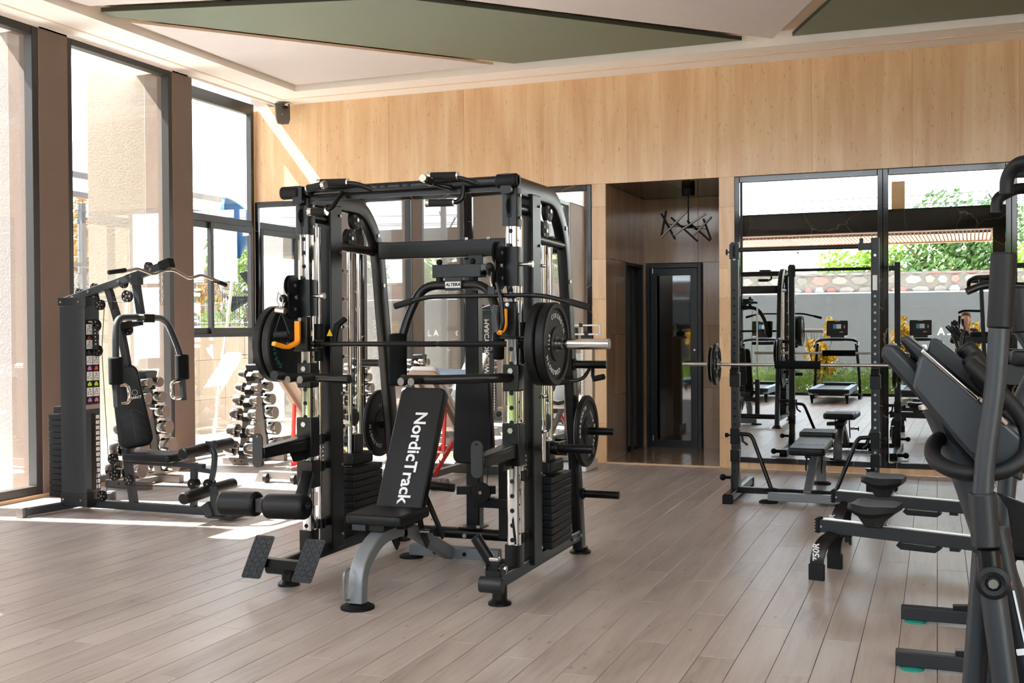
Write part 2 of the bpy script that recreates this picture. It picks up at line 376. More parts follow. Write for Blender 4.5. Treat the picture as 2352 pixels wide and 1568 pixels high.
# ---- floor of planks
fl = MB().box(((XR-7.9)/2+0.15, (YB+YF)/2, -0.06), (XR+7.9, YB-YF, 0.10)).build('floor', 'joint'); setp(fl, kind='structure')
PW, PL = 0.163, 1.28
def plank_mesh(w, l):
    b = MB(); g = 0.0012; e = 0.0015
    b.loft([[(-w/2+g, -l/2+g, -0.01), (w/2-g, -l/2+g, -0.01), (w/2-g, l/2-g, -0.01), (-w/2+g, l/2-g, -0.01)],
            [(-w/2+g, -l/2+g, -e), (w/2-g, -l/2+g, -e), (w/2-g, l/2-g, -e), (-w/2+g, l/2-g, -e)],
            [(-w/2+g+e, -l/2+g+e, 0), (w/2-g-e, -l/2+g+e, 0), (w/2-g-e, l/2-g-e, 0), (-w/2+g+e, l/2-g-e, 0)]])
    o = b.build('plank', 'plank', fl); return o
proto = plank_mesh(PW, PL)
spots = []
nx0 = int(math.floor(-7.8 / PW)); nx1 = int(math.ceil(XR / PW))
for i in range(nx0, nx1):
    x = (i + 0.5) * PW
    if x > XR or x < -7.66: continue
    y = YF + ((i * 0.447) % 1.0) * PL - PL
    while y < YB:
        y0, y1 = max(y, YF), min(y + PL, YB)
        if y1 - y0 > 0.05: spots.append((x, (y0+y1)/2, y1-y0))
        y += PL
def vis(s):
    x, y, l = s
    d = V(x, y, 0) - cam.location; dep = d.dot(f_)
    if dep < 1: return 99
    px, py = d.dot(r_)/dep*2527, d.dot(u_)/dep*2527
    return dep if abs(px) < 1250 and py > -900 else 50 + dep
spots.sort(key=vis)
near, far = spots[:300], spots[300:]
first = True
for x, y, l in near:
    if first: o = proto; first = False
    else: o = proto.copy(); C.objects.link(o); o.parent = fl
    o.location = (x, y, 0); o.scale = (1, l/PL, 1)
b = MB()
for x, y, l in far:
    g = 0.0012; b.span((x-PW/2+g, y-l/2+g, -0.008), (x+PW/2-g, y+l/2-g, 0))
setp(b.build('far_planks', 'plank', fl), kind='stuff')

# ---- back wall with slabs
wb = MB()
wb.span((-7.66, YB+0.03, 0), (-3.26, YB+0.25, 4.3)); wb.span((-2.05, YB+0.03, 0), (XR+0.2, YB+0.25, 4.3)); wb.span((-3.26, YB+0.03, 2.95), (-2.05, YB+0.25, 4.3))
wall = wb.build('wall_back', 'mortar'); setp(wall, kind='structure')
def slab(par, x0, x1, z0, z1, m='trav', y=YB, t=0.03):
    g = 0.0006; b = MB(); b.span((x0+g, y, z0+g), (x1-g, y+t, z1-g)); o = b.build('stone_slab', m, par, bevel=0.0008, seg=1); return o
x = -7.66
while x < XR:
    x1 = min(x + 0.93, XR); slab(wall, x, x1, 2.94, ZC); x = x1
def column_slabs(x0, x1, z1, hs, m='trav'):
    z = 0.0; k = 0
    while z < z1 - 0.01:
        zz = min(z + hs[k % len(hs)], z1); slab(wall, x0, x1, z, zz, m); z = zz; k += 1
column_slabs(-3.405, -3.25, 2.94, [0.42, 0.55, 0.30, 0.46])
column_slabs(-2.06, -1.905, 2.94, [0.30, 0.62, 0.44, 0.36])
column_slabs(-7.66, -7.59, 2.94, [0.6])
xx = -7.59
while xx < -3.41:
    slab(wall, xx, min(xx+0.7, -3.405), 0.0, 0.064); xx += 0.7
xx = -1.905
while xx < 3.3:
    slab(wall, xx, xx+0.74, 0.0, 0.064); xx += 0.74
slab(wall, 4.3, XR, 0, 2.94)
# ---- niche
wn_ = struct('wall_niche'); D = 12.77
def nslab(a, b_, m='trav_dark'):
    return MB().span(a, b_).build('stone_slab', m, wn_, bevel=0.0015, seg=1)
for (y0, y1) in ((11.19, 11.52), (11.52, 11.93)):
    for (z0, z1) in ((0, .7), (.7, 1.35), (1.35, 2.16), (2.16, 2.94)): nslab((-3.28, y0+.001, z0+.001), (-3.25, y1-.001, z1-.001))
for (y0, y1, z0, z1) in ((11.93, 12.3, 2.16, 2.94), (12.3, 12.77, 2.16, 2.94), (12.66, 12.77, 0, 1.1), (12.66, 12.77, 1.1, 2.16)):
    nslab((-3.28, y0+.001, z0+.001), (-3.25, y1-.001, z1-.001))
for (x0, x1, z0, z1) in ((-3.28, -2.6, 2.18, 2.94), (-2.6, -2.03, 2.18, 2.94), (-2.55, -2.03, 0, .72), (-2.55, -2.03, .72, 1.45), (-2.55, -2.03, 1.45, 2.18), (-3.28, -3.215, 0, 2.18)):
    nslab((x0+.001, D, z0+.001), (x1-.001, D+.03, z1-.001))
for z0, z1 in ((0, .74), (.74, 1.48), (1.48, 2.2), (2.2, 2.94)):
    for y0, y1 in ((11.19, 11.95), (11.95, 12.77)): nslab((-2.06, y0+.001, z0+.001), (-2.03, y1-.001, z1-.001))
for x0, x1 in ((-3.25, -2.65), (-2.65, -2.05)):
    for y0, y1 in ((11.19, 11.98), (11.98, 12.77)): nslab((x0+.001, y0+.001, 2.94), (x1-.001, y1-.001, 2.97), 'marble')
MB().span((-3.6, D+.03, 0), (-2.0, D+.2, 3.3)).span((-2.03, 11.42, 0), (-1.9, D+.2, 3.3)).span((-3.6, 11.42, 2.97), (-1.9, D+.2, 3.1)).span((-3.36, 11.42, 0), (-3.28, 11.93, 3.0)).span((-3.36, 11.93, 2.16), (-3.28, 12.77, 3.0)).build('backing', 'mortar', wn_)
for x0, x1 in ((-3.25, -2.85), (-2.85, -2.45), (-2.45, -2.05)):
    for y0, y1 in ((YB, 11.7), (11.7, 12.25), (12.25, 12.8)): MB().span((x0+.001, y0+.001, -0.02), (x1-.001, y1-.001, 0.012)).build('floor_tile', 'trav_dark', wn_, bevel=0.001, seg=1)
MB().span((-3.25, YB-0.02, -0.005), (-2.05, YB+0.005, 0.014)).build('threshold', 'sill', wn_)
# dark rooms beyond the two doors
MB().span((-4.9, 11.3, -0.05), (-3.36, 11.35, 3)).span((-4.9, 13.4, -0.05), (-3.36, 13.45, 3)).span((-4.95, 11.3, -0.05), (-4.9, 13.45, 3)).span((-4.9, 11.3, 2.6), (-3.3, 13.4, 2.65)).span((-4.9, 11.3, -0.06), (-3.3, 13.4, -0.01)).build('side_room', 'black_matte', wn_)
# ---- door_1 (glazed, in the niche's end wall), door_2 (side opening)
d1 = struct('door_1', (-2.88, 12.75, 0))
MB().span((-3.205, 12.70, 0.0), (-3.165, 12.77, 2.17)).span((-2.595, 12.70, 0.0), (-2.555, 12.77, 2.17)).span((-3.165, 12.70, 2.12), (-2.595, 12.77, 2.17)).build('door_frame', 'frame_black', d1, bevel=.002)
MB().span((-3.16, 12.71, 0.01), (-3.085, 12.75, 2.115)).span((-2.68, 12.71, 0.01), (-2.60, 12.75, 2.115)).span((-3.085, 12.71, 2.03), (-2.68, 12.75, 2.115)).span((-3.085, 12.71, 0.01), (-2.68, 12.75, 0.10)).build('door_leaf', 'frame_black', d1, bevel=.002)
MB().span((-3.085, 12.725, 0.10), (-2.68, 12.735, 2.03)).build('pane', 'glass_dark', d1)
MB().tube([(-2.64, 12.71, 1.02), (-2.64, 12.66, 1.02), (-2.75, 12.66, 1.02)], 0.009).cyl((-2.64, 12.712, 1.02), (-2.64, 12.70, 1.02), 0.022).build('door_handle', 'black', d1)
MB().cyl((-2.635, 12.712, 1.16), (-2.635, 12.702, 1.16), 0.012).build('lock', 'steel', d1)
for z in (0.12, 2.09): MB().cyl((-3.13, 12.705, z-.03), (-3.13, 12.705, z+.03), 0.007).build('hinge', 'steel', d1)
d2 = struct('door_2', (-3.27, 12.3, 0))
MB().span((-3.30, 11.93, 0), (-3.235, 11.965, 2.16)).span((-3.30, 12.625, 0), (-3.235, 12.66, 2.16)).span((-3.30, 11.965, 2.12), (-3.235, 12.625, 2.16)).build('door_frame', 'frame_black', d2, bevel=.002)
MB().span((-3.30, 12.30, 0), (-3.27, 12.33, 2.12)).build('door_edge', 'bronze', d2)

# ---- mirrors with black marble frames (three panels left of the niche, four right)
def mirror_thing(x0, x1, rot, label, group):
    t = thing('wall_mirror', label, 'mirror', ((x0+x1)/2, YB, 0.064), group)
    f = 0.05; z0, z1 = 0.064, 2.935
    for a, b_ in (((x0, YB-.012, z0), (x0+f, YB+.02, z1)), ((x1-f, YB-.012, z0), (x1, YB+.02, z1))):
        MB().span(a, b_).build('marble_strip', 'marble', t, bevel=.004, seg=1)
    MB().span((x0+f, YB-.012, z1-f-.01), (x1-f, YB+.02, z1)).build('marble_strip', 'marble', t, bevel=.004, seg=1)
    MB().span((x0+f, YB-.012, z0), (x1-f, YB+.02, z0+f)).build('marble_strip', 'marble', t, bevel=.004, seg=1)
    w_ = (x1-x0)/2 - f; g = MB().box(((x0+x1)/2, YB, 0.064), (2*w_, 0.004, z1-z0-2*f)).build('mirror_glass', 'mirror', t)
    g.location = (0, 0.012, (z1-z0)/2); g.rotation_euler = (0, 0, -rot)
    return t
gm = 'marble framed wall mirrors'
mirror_thing(-7.59, -6.19, 0, 'tall wall mirror next to the corner window, behind the dumbbell rack', gm)
mirror_thing(-6.19, -4.825, 0, 'tall wall mirror right behind the reclined benches and smith machine', gm)
mirror_thing(-4.825, -3.407, 0, 'tall wall mirror beside the niche, behind the column scale', gm)
mirror_thing(-1.903, -0.487, 0.0045, 'tall wall mirror right of the niche, behind the squat rack', gm)
mirror_thing(-0.487, 0.64, 0.0134, 'tall wall mirror right of the squat rack, above the rowing machines', gm)
mirror_thing(0.64, 1.9, 0.0134, 'tall wall mirror cut off by the right edge of the picture', gm)
mirror_thing(1.9, 3.1, 0, 'tall wall mirror outside the picture at far right', gm)

# ---- ceiling
ce = MB()
TX0, TY1, TX1, TY0 = -6.63, 10.54, 3.9, 3.5; YA = 3.0
ce.span((XL, TY1, ZC), (XR, YB+0.2, ZC+.5)).span((XL, YA, ZC), (XR, TY0, ZC+.5)).span((XL, TY0, ZC), (TX0, TY1, ZC+.5)).span((TX1, TY0, ZC), (XR, TY1, ZC+.5))
ceil = ce.build('ceiling', 'ceil'); setp(ceil, kind='structure')
MB().span((TX0, TY0, 4.19), (TX1, TY1, 4.5)).build('tray', 'ceil_tray', ceil)
MB().span((XL-.45, YA, ZC-.02), (XL, 9.49, ZC+.5)).span((XL-.02, 9.42, ZC-.02), (XL+.0, YB, ZC+.5)).span((-7.66, 9.42, ZC+.33), (XL, YB+.2, ZC+.5)).build('window_soffit', 'ceil', ceil)
# thin cove lines round the border
g = MB(); x0, y1 = -7.01, 10.86
g.span((x0-.012, YA, ZC-.004), (x0+.012, y1, ZC)).span((x0, y1-.012, ZC-.004), (XR, y1+.012, ZC)); g.build('cove_line', 'ceil_tray', ceil)
def panel(poly, z, m, me_, t=0.035):
    o = MB().prism(poly, (0, 0, z), (1, 0, 0), (0, 1, 0), (0, 0, t)).build('ceiling_panel', m, ceil)
    MB().prism([((x-cx)*1.0+cx, y) for cx in [0] for x, y in poly], (0, 0, z+t+.0005), (1, 0, 0), (0, 1, 0), (0, 0, .004)).build('panel_edge', me_, ceil)
    return o
def panel2(poly, z, m, me_, t=0.035):
    p = MB().prism(poly, (0, 0, z), (1, 0, 0), (0, 1, 0), (0, 0, 0.004)).build('ceiling_panel', m, ceil)
    MB().prism(poly, (0, 0, z+0.004), (1, 0, 0), (0, 1, 0), (0, 0, t)).build('panel_edge', me_, ceil)
panel2([(-6.586, 7.457), (-4.083, 8.056), (-1.712, 10.468), (-4.019, 10.494), (-6.585, 7.614)], 4.12, 'green', 'green_edge')
panel2([(-1.251, 10.49), (-0.804, 9.451), (1.5, 4.1), (3.6, 4.1), (3.6, 10.49)], 4.12, 'green', 'green_edge')
panel2([(-6.581, 7.806), (-4.233, 10.466), (-6.60, 10.50)], 4.12, 'ceil_panel', 'ceil_tray', .02)
panel2([(-1.435, 10.50), (-0.96, 9.40), (1.2, 4.4), (1.0, 3.7), (-6.5, 3.7), (-6.60, 7.06), (-6.55, 7.28), (-4.02, 7.88)], 4.12, 'ceil_panel', 'ceil_tray', .02)

# ---- left wall: columns, fins, windows
wl = struct('wall_left', (XL, 7, 0))
def column(y0, y1, fin=True, m='stucco'):
    b = MB().span((-7.56, y0, 0), (XL, y1, ZC)); b.build('column', 'taupe_plaster', wl, bevel=.006)
    if fin: MB().span((-8.30, y0+.005, -.05), (-7.56, y1-.005, 5.2)).build('fin', m, wl)
column(3.87, 5.72, True, 'stucco_grey'); column(7.395, 7.735, True, 'stucco_grey'); column(9.17, 9.49)
column(-0.75, 0.25)
# longer exterior walls seen through the panes
MB().span((-10.2, 7.40, -.05), (-8.30, 7.73, 5.2)).build('garden_wall', 'stucco_grey', wl)
MB().span((XL-.06, 0.25, -0.0), (XL+.012, 9.17, 0.028)).build('sill_strip', 'sill', wl)
def frame_win(name, x, y0, y1, z0, z1, w_=0.055, d=0.07, bars=(), hb=(), m='bronze'):
    t = struct(name, (x, (y0+y1)/2, z0))
    MB().span((x-d/2, y0, z0), (x+d/2, y0+w_, z1)).span((x-d/2, y1-w_, z0), (x+d/2, y1, z1)).span((x-d/2, y0+w_, z1-w_), (x+d/2, y1-w_, z1)).span((x-d/2, y0+w_, z0), (x+d/2, y1-w_, z0+w_)).build('window_frame', m, t, bevel=.003, seg=1)
    MB().span((x-.026, y0+w_-.02, z0+w_-.02), (x-.018, y1-w_+.02, z1-w_+.02)).build('pane', 'glass', t)
    return t
frame_win('window_1', -7.26, 5.72, 7.395, 0.03, 4.04, .07, .09)
frame_win('window_2', -7.26, 7.735, 9.17, 0.03, 4.04, .055, .09)
frame_win('window_4', -7.26, 0.25, 3.87, 0.03, 4.04, .07, .09)
t3 = struct('window_3', (-7.62, 10.3, 0)); x = -7.62
MB().span((x-.04, 9.49, 0.03), (x+.03, 9.54, 4.10)).span((x-.04, 11.09, 0.03), (x+.03, 11.15, 4.10)).span((x-.04, 9.54, 3.97), (x+.03, 11.09, 4.10)).span((x-.04, 9.54, 0.03), (x+.03, 11.09, 0.09)).build('window_frame', 'bronze', t3, bevel=.003, seg=1)
MB().span((x-.04, 9.54, 2.635), (x+.04, 11.09, 2.715)).span((x-.04, 9.54, 1.345), (x+.04, 11.09, 1.385)).build('transom', 'bronze', t3, bevel=.003, seg=1)
def sash(y0, y1, xx_, nm='sash'):
    s_ = MB().span((xx_-.015, y0, 1.385), (xx_+.015, y0+.05, 2.635)).span((xx_-.015, y1-.05, 1.385), (xx_+.015, y1, 2.635)).span((xx_-.015, y0+.05, 2.565), (xx_+.015, y1-.05, 2.635)).span((xx_-.015, y0+.05, 1.385), (xx_+.015, y1-.05, 1.45)).build(nm, 'bronze', t3, bevel=.003, seg=1)
    MB().span((xx_-.003, y0+.045, 1.44), (xx_+.003, y1-.045, 2.57)).build('pane', 'glass', s_)
sash(9.54, 10.33, x+.005); sash(10.27, 11.09, x+.038)
MB().span((x-.008, 9.53, 2.70), (x, 11.10, 4.0)).build('pane', 'glass', t3); MB().span((x-.008, 9.53, .08), (x, 11.10, 1.36)).build('pane', 'glass', t3)
# white tape line across the panes
for (y0, y1, z) in ((7.80, 9.11, 1.985), (5.80, 7.32, 1.985)): pass
# ---- right wall (outside the picture) and facade behind the camera
setp(MB().span((XR, YF, 0), (XR+.2, YB+.2, 4.3)).build('wall_right', 'trav'), kind='structure')
wf = struct('wall_front', (0, YF, 0))
HF = 4.75
MB().span((-7.6, YF-.2, HF), (XR+.2, YA+.1, HF+.3)).build('atrium_ceiling', 'ceil', wf)
MB().span((-7.6, YA, ZC+.0), (XR+.2, YA+.1, HF)).build('bulkhead', 'ceil', wf)
MB().span((-7.6, YF-.2, ZC-.02), (XL, YA, HF)).build('side_wall', 'ceil', wf)
MB().span((XR, YF-.2, ZC-.02), (XR+.2, YA, HF)).build('side_wall', 'ceil', wf)
def fwin(name, x0, x1, vb=(), hb=()):
    t = struct(name, ((x0+x1)/2, YF, 0)); b = MB(); w_ = .06; y0, y1 = YF-.09, YF-.01
    b.span((x0, y0, 0.0), (x0+w_, y1, HF)).span((x1-w_, y0, 0.0), (x1, y1, HF)).span((x0+w_, y0, HF-.06), (x1-w_, y1, HF)).span((x0+w_, y0, 0.0), (x1-w_, y1, 0.06))
    b.build('window_frame', 'frame_black', t, bevel=.003, seg=1)
    for z in hb: MB().span((x0+w_, y0, z-.05), (x1-w_, y1, z+.05)).build('transom', 'frame_black', t)
    for xx_, z0, z1 in vb: MB().span((xx_-.03, y0, z0), (xx_+.03, y1, z1)).build('mullion', 'frame_black', t)
    MB().span((x0+.05, YF-.05, .05), (x1-.05, YF-.042, HF-.04)).build('pane', 'glass', t)
fwin('window_5', -7.15, -3.95, ((-6.6, .06, 2.8), (-5.5, .06, 4.7)), (2.88, 1.4))
fwin('window_6', -3.95, 1.02)
fwin('window_7', 1.02, 3.2, ((2.1, .06, 2.5),), (2.55, 1.55)); fwin('window_8', 3.2, XR, (), (2.55,))
MB().span((-7.6, YF-.2, 0), (-7.15, YF, HF)).build('column', 'taupe_plaster', wf)
# ================================================================ OUTSIDE
# black marble portal with a slatted canopy just outside the front glass
pt = thing('entrance_portal', 'black marble beam and pillar with a pale slatted canopy outside the front glass', 'portal', (-1.5, -1.1, 0))
MB().span((-6.5, -1.25, 3.30), (1.02, -0.90, 3.74)).build('beam', 'marble', pt, bevel=.004)
MB().span((0.68, -1.25, 0), (1.02, -0.90, 3.30)).build('pillar', 'marble', pt, bevel=.004)
MB().span((-6.5, -1.27, 3.285), (0.70, -0.88, 3.30)).build('edge_strip', 'red_edge', pt)
b = MB(); xx = -6.45
while xx < 0.66: b.span((xx, -3.3, 3.24), (xx+.05, -1.27, 3.28)); xx += .075
setp(b.build('canopy_slats', 'slat', pt), kind='stuff')
MB().span((-6.5, -3.35, 3.28), (0.7, -1.2, 3.34)).build('canopy_board', 'red_edge', pt)
MB().span((-6.5, -3.38, 3.2), (0.7, -3.3, 3.34)).build('canopy_edge', 'slat', pt)
MB().span((-1.18, -1.2, 3.74), (-0.93, -1.0, 4.3)).build('beige_post', 'sill', pt)
for i, px_ in enumerate((-5.2, -3.1, -0.55, 0.15)):
    s_ = MB().tube([(px_, -3.34, 3.2), (px_, -3.45, 3.12)], .008).ball((px_, -3.48, 3.09), .05, 6).build('spotlight', 'steel', pt)
# ground
o = MB().span((-60, -60, -.30), (60, 60, -.12)).build('ground', 'grass'); setp(o, kind='structure')
o = MB().span((-12.4, -6, -.12), (-7.66, 14, -.03)).build('patio', 'conc'); setp(o, kind='structure')
o = MB().span((-8, -5.2, -.12), (6, YF-.1, -.04)).build('path', 'conc'); setp(o, kind='structure')
# kerb bed with low shrubs outside the front glass
def leafmesh(b, rnd, n, c, rad, size, flat=0.6, up=0.3):
    for _ in range(n):
        while True:
            p = Vector((rnd.uniform(-1, 1), rnd.uniform(-1, 1), rnd.uniform(-1, 1)))
            if p.length < 1: break
        p = p * (0.55 + 0.45*rnd.random()) if p.length < .5 else p
        q = Vector((c[0]+p.x*rad[0], c[1]+p.y*rad[1], c[2]+p.z*rad[2]))
        a = Vector((rnd.gauss(0, 1), rnd.gauss(0, 1), rnd.gauss(0, 1))).normalized(); u = a.orthogonal().normalized(); w_ = a.cross(u)
        s_ = size*rnd.uniform(.6, 1.3)
        b.face([b.v(q + u*s_), b.v(q + w_*s_*.45), b.v(q - u*s_), b.v(q - w_*s_*.45)])
def plain_build(b, name, m, par):
    me = bpy.data.meshes.new(name); bm = b.bm
    org = ORG.get(par.name, Vector()); bmesh.ops.translate(bm, verts=bm.verts, vec=-org); bm.to_mesh(me); bm.free()
    me.materials.append(M[m]); ob = bpy.data.objects.new(name, me); C.objects.link(ob); ob.parent = par; return ob
def tree(x, y, h, cr_, m, label, name='tree', seed=1, n=2600, size=.16, group=None, blobs=9):
    rnd = random.Random(seed); t = thing(name, label, 'tree', (x, y, -.12), group)
    b = MB(); b.tube([(x, y, -.12), (x+.1, y+.05, h*.35), (x-.05, y, h*.7)], .14, 8, scale=[1, .75, .4])
    for k in range(5):
        a = rnd.uniform(0, 6.28); b.tube([(x, y, h*(.32+.07*k)), (x+math.cos(a)*cr_*.5, y+math.sin(a)*cr_*.5, h*(.5+.08*k)), (x+math.cos(a)*cr_*.8, y+math.sin(a)*cr_*.8, h*(.62+.07*k))], .05, 6, scale=[1, .6, .2])
    b.build('trunk', 'bark', t)
    b = MB()
    for k in range(blobs):
        a = rnd.uniform(0, 6.28); rr = rnd.uniform(0, cr_*.75); c = (x+math.cos(a)*rr, y+math.sin(a)*rr, h*rnd.uniform(.5, .93))
        leafmesh(b, rnd, n//blobs, c, (cr_*.5, cr_*.5, cr_*.42), size)
    plain_build(b, 'crown', m, t); return t
def shrub(x, y, h, r, m, label, seed, n=500, size=.05, name='shrub', group=None):
    rnd = random.Random(seed); t = thing(name, label, 'shrub', (x, y, -.05), group)
    b = MB()
    for k in range(7):
        a = rnd.uniform(0, 6.28); b.tube([(x, y, -.05), (x+math.cos(a)*r*.4, y+math.sin(a)*r*.4, h*.5), (x+math.cos(a)*r*.8, y+math.sin(a)*r*.6, h*.95)], .012, 5, scale=[1, .7, .3])
    b.build('stem', 'bark', t); b = MB()
    for k in range(9):
        a = rnd.uniform(0, 6.28); rr = r*rnd.uniform(.1, .75); leafmesh(b, rnd, n//9, (x+math.cos(a)*rr, y+math.sin(a)*rr*.6, h*rnd.uniform(.35, .95)), (r*.33, r*.33, h*.2), size)
    plain_build(b, 'leaves', m, t)
for i, (x, y, h, r, lb) in enumerate(((-2.45, -1.7, 1.42, .42, 'yellow-leaved croton mirrored between smith machine and middle treadmill'), (-0.95, -1.75, 1.40, .36, 'yellow-leaved croton mirrored left of the right treadmill'), (0.32, -1.9, 1.55, .22, 'slim yellow-leaved croton mirrored beside the marble pillar'), (-5.6, -1.8, 1.2, .4, 'yellow-leaved croton mirrored at the far left pane'))):
    shrub(x, y, h, r, 'leaf_yellow', lb, 30+i, 900, .06)
# feathery ground cover along the glass
b = MB(); rnd = random.Random(5)
for k in range(5200):
    x, y = rnd.uniform(-7, 4.5), rnd.uniform(-2.5, -1.35); h = rnd.uniform(.25, .72); lx, ly = rnd.gauss(0, .07), rnd.gauss(0, .07)
    for j in range(5):
        t = (j+.5)/5; q = Vector((x+lx*t, y+ly*t, -.05+h*t)); a = rnd.uniform(0, 6.28); d = Vector((math.cos(a), math.sin(a), .5))*.065
        b.face([b.v(q - d*.1), b.v(q + d + Vector((0, 0, .02))), b.v(q + d*.6 + Vector((0, 0, -.008)))])
    q = Vector((x, y, -.05)); b.face([b.v(q+Vector((.004, 0, 0))), b.v(q+Vector((lx, ly, h))), b.v(q-Vector((.004, 0, 0)))])
bed = thing('planting_bed', 'feathery light green ground cover along the front glass', 'plants', (-1, -2, -.1)); pb = plain_build(b, 'foliage', 'leaf_green', bed); pb['kind'] = 'stuff'
MB().span((-7.2, YF-.45, -.12), (5, YF-.25, .03)).build('kerb', 'conc', bed)
# stone boundary walls: rubble stones picked out on top, plain fabric below
def stone_wall(name, p0, p1, z0, z1, label, cell, seed, zb=None):
    rnd = random.Random(seed); p0, p1 = Vector(p0), Vector(p1); d = (p1-p0); L = d.length; d.normalize(); nrm = Vector((-d.y, d.x, 0))
    t = thing(name, label, 'wall', ((p0.x+p1.x)/2, (p0.y+p1.y)/2, -.12)); cnt = 0
    b = MB(); b.loft([[p0 - nrm*.12 + Vector((0, 0, -.12)), p1 - nrm*.12 + Vector((0, 0, -.12)), p1 - nrm*.12 + Vector((0, 0, z1)), p0 - nrm*.12 + Vector((0, 0, z1))], [p0 + nrm*.1 + Vector((0, 0, -.12)), p1 + nrm*.1 + Vector((0, 0, -.12)), p1 + nrm*.1 + Vector((0, 0, z1)), p0 + nrm*.1 + Vector((0, 0, z1))]])
    b.build('wall_core', 'mortar', t)
    z = z0; row = 0
    while z < z1 - .05 and cnt < 290:
        h = min(cell*rnd.uniform(.8, 1.15), z1-z); s = rnd.uniform(-.3, 0)*cell
        while s < L and cnt < 290:
            l = cell*rnd.uniform(.9, 1.9); c = p0 + d*(s+l/2) + Vector((0, 0, z+h/2)); n_ = rnd.randint(5, 7); ring = []
            ph = rnd.uniform(0, 1)
            for k in range(n_):
                a = 2*math.pi*(k+ph)/n_; ring.append((math.cos(a)*(l/2-.02)*rnd.uniform(.9, 1.08), math.sin(a)*(h/2-.012)*rnd.uniform(.9, 1.1)))
            for sd in (1,):
                o = c + nrm*.1; r1 = [o + d*a + Vector((0, 0, b_)) for a, b_ in ring]; r2 = [o + nrm*rnd.uniform(.02, .05) + d*a*.86 + Vector((0, 0, b_*.86)) for a, b_ in ring]
                MB().loft([r1, r2]).build('stone', 'rubble', t); cnt += 1
            s += l
        z += h; row += 1
    return t
# front (south) wall, seen in the mirrors
sw = stone_wall('stone_boundary_wall', (-16, -8.1, 0), (7, -8.1, 0), 2.20, 2.80, 'reddish rubble stone wall beyond the path, seen in the mirrors', .30, 3)
bn = thing('fence_banner', 'grey fabric banner with white letters on the boundary wall, mirrored', 'banner', (-2, -7.9, -.1))
MB().span((-16, -7.92, -.1), (7, -7.90, 2.27)).build('fabric', 'banner', bn)
MB().span((-16, -7.94, 2.255), (7, -7.895, 2.285)).build('cord', 'white', bn)
for ch, xx_, zz in (('C', -1.15, 1.24), ('L', -.20, 1.24), ('A', -0.42, 1.24), ('O', 1.55, 1.36), ('D', -0.85, .8), ('C', -1.5, .8)):
    text(ch, .26, (xx_, -7.895, zz), (-1, 0, 0), (0, 0, 1), 'white', bn, bold=.004)
# west walls and travertine parapet seen through the left windows
stone_wall('stone_boundary_wall', (-15.5, 22, 0), (-15.5, 6, 0), 1.0, 2.55, 'reddish rubble stone wall far outside the left windows', .42, 8)
pp = thing('travertine_parapet', 'low travertine parapet outside the corner window', 'wall', (-9.6, 12, -.1))
for i in range(9):
    for z0, z1 in ((-.1, .45), (.45, 1.0), (1.0, 1.47)):
        y0 = 9.6 + i*.6; MB().span((-9.7, y0+.002, z0+.002), (-9.5, y0+.598, z1-.002)).build('stone_slab', 'trav_out', pp)
MB().span((-7.74, 11.45, -.05), (-7.66, 14.9, 4.2)).build('end_wall', 'stucco', pp)
# welded wire fence on the parapet: along y, with bent top, plus a cross run
def mesh_fence(p0, p1, z0, z1, label, step=.055, hs=(.0, .25, .5, .75, .93), posts=()):
    p0, p1 = Vector(p0), Vector(p1); d = p1-p0; L = d.length; d.normalize(); nrm = Vector((-d.y, d.x, 0))
    t = thing('mesh_fence', label, 'fence', ((p0.x+p1.x)/2, (p0.y+p1.y)/2, z0)); b = MB(); n = int(L/step); H = z1-z0
    def prof(f): return .05*max(0, 1-abs(f-.86)/.05)
    fs = (0, .3, .36, .42, .81, .86, .91, 1)
    def off(f): return .06 if f in (.36, .86) else 0
    for i in range(n+1):
        q = p0 + d*step*i; b.tube([q + nrm*off(f) + Vector((0, 0, z0+H*f)) for f in fs], .0035, 4)
    for f in (.02, .2, .3, .42, .6, .81, .86, .91, .97):
        o_ = nrm*off(f); b.tube([p0 + o_ + Vector((0, 0, z0+H*f)), p1 + o_ + Vector((0, 0, z0+H*f))], .004, 4)
    ob = b.build('wire_mesh', 'fence', t); ob['kind'] = 'stuff'
    for s in posts:
        q = p0 + d*s; MB().box((q.x, q.y, (z0+z1)/2-.1), (.07, .07, H+.1)).build('post', 'fence_post', t)
    return t
mesh_fence((-13.5, 13.6, 0), (-7.8, 13.6, 0), 1.0, 3.62, 'dark welded wire fence running behind the corner window, highest one', .09)
mesh_fence((-9.6, 10.4, 0), (-9.6, 14.4, 0), 1.47, 3.0, 'dark welded wire fence on the travertine parapet with grey posts', .06, posts=(.1, 1.9, 2.2, 3.9))
gf = thing('steel_rail_frame', 'grey steel rails and posts outside the corner window', 'frame', (-9.3, 12, 0))
MB().bar([(-9.4, 9.7, 3.25), (-9.4, 13.2, 3.25)], .06, .07, (1, 0, 0)).build('rail', 'fence_post', gf); MB().bar([(-9.4, 9.7, 3.02), (-9.4, 13.2, 3.02)], .06, .07, (1, 0, 0)).build('rail', 'fence_post', gf)
MB().span((-9.43, 11.35, 0), (-9.35, 11.45, 3.0)).build('post', 'fence_post', gf); MB().span((-9.43, 11.62, 0), (-9.35, 11.74, 3.2)).build('post', 'fence_post', gf)
MB().bar([(-9.4, 9.7, 2.2), (-9.4, 13.2, 2.2)], .05, .05, (1, 0, 0)).build('rail', 'fence_post', gf)
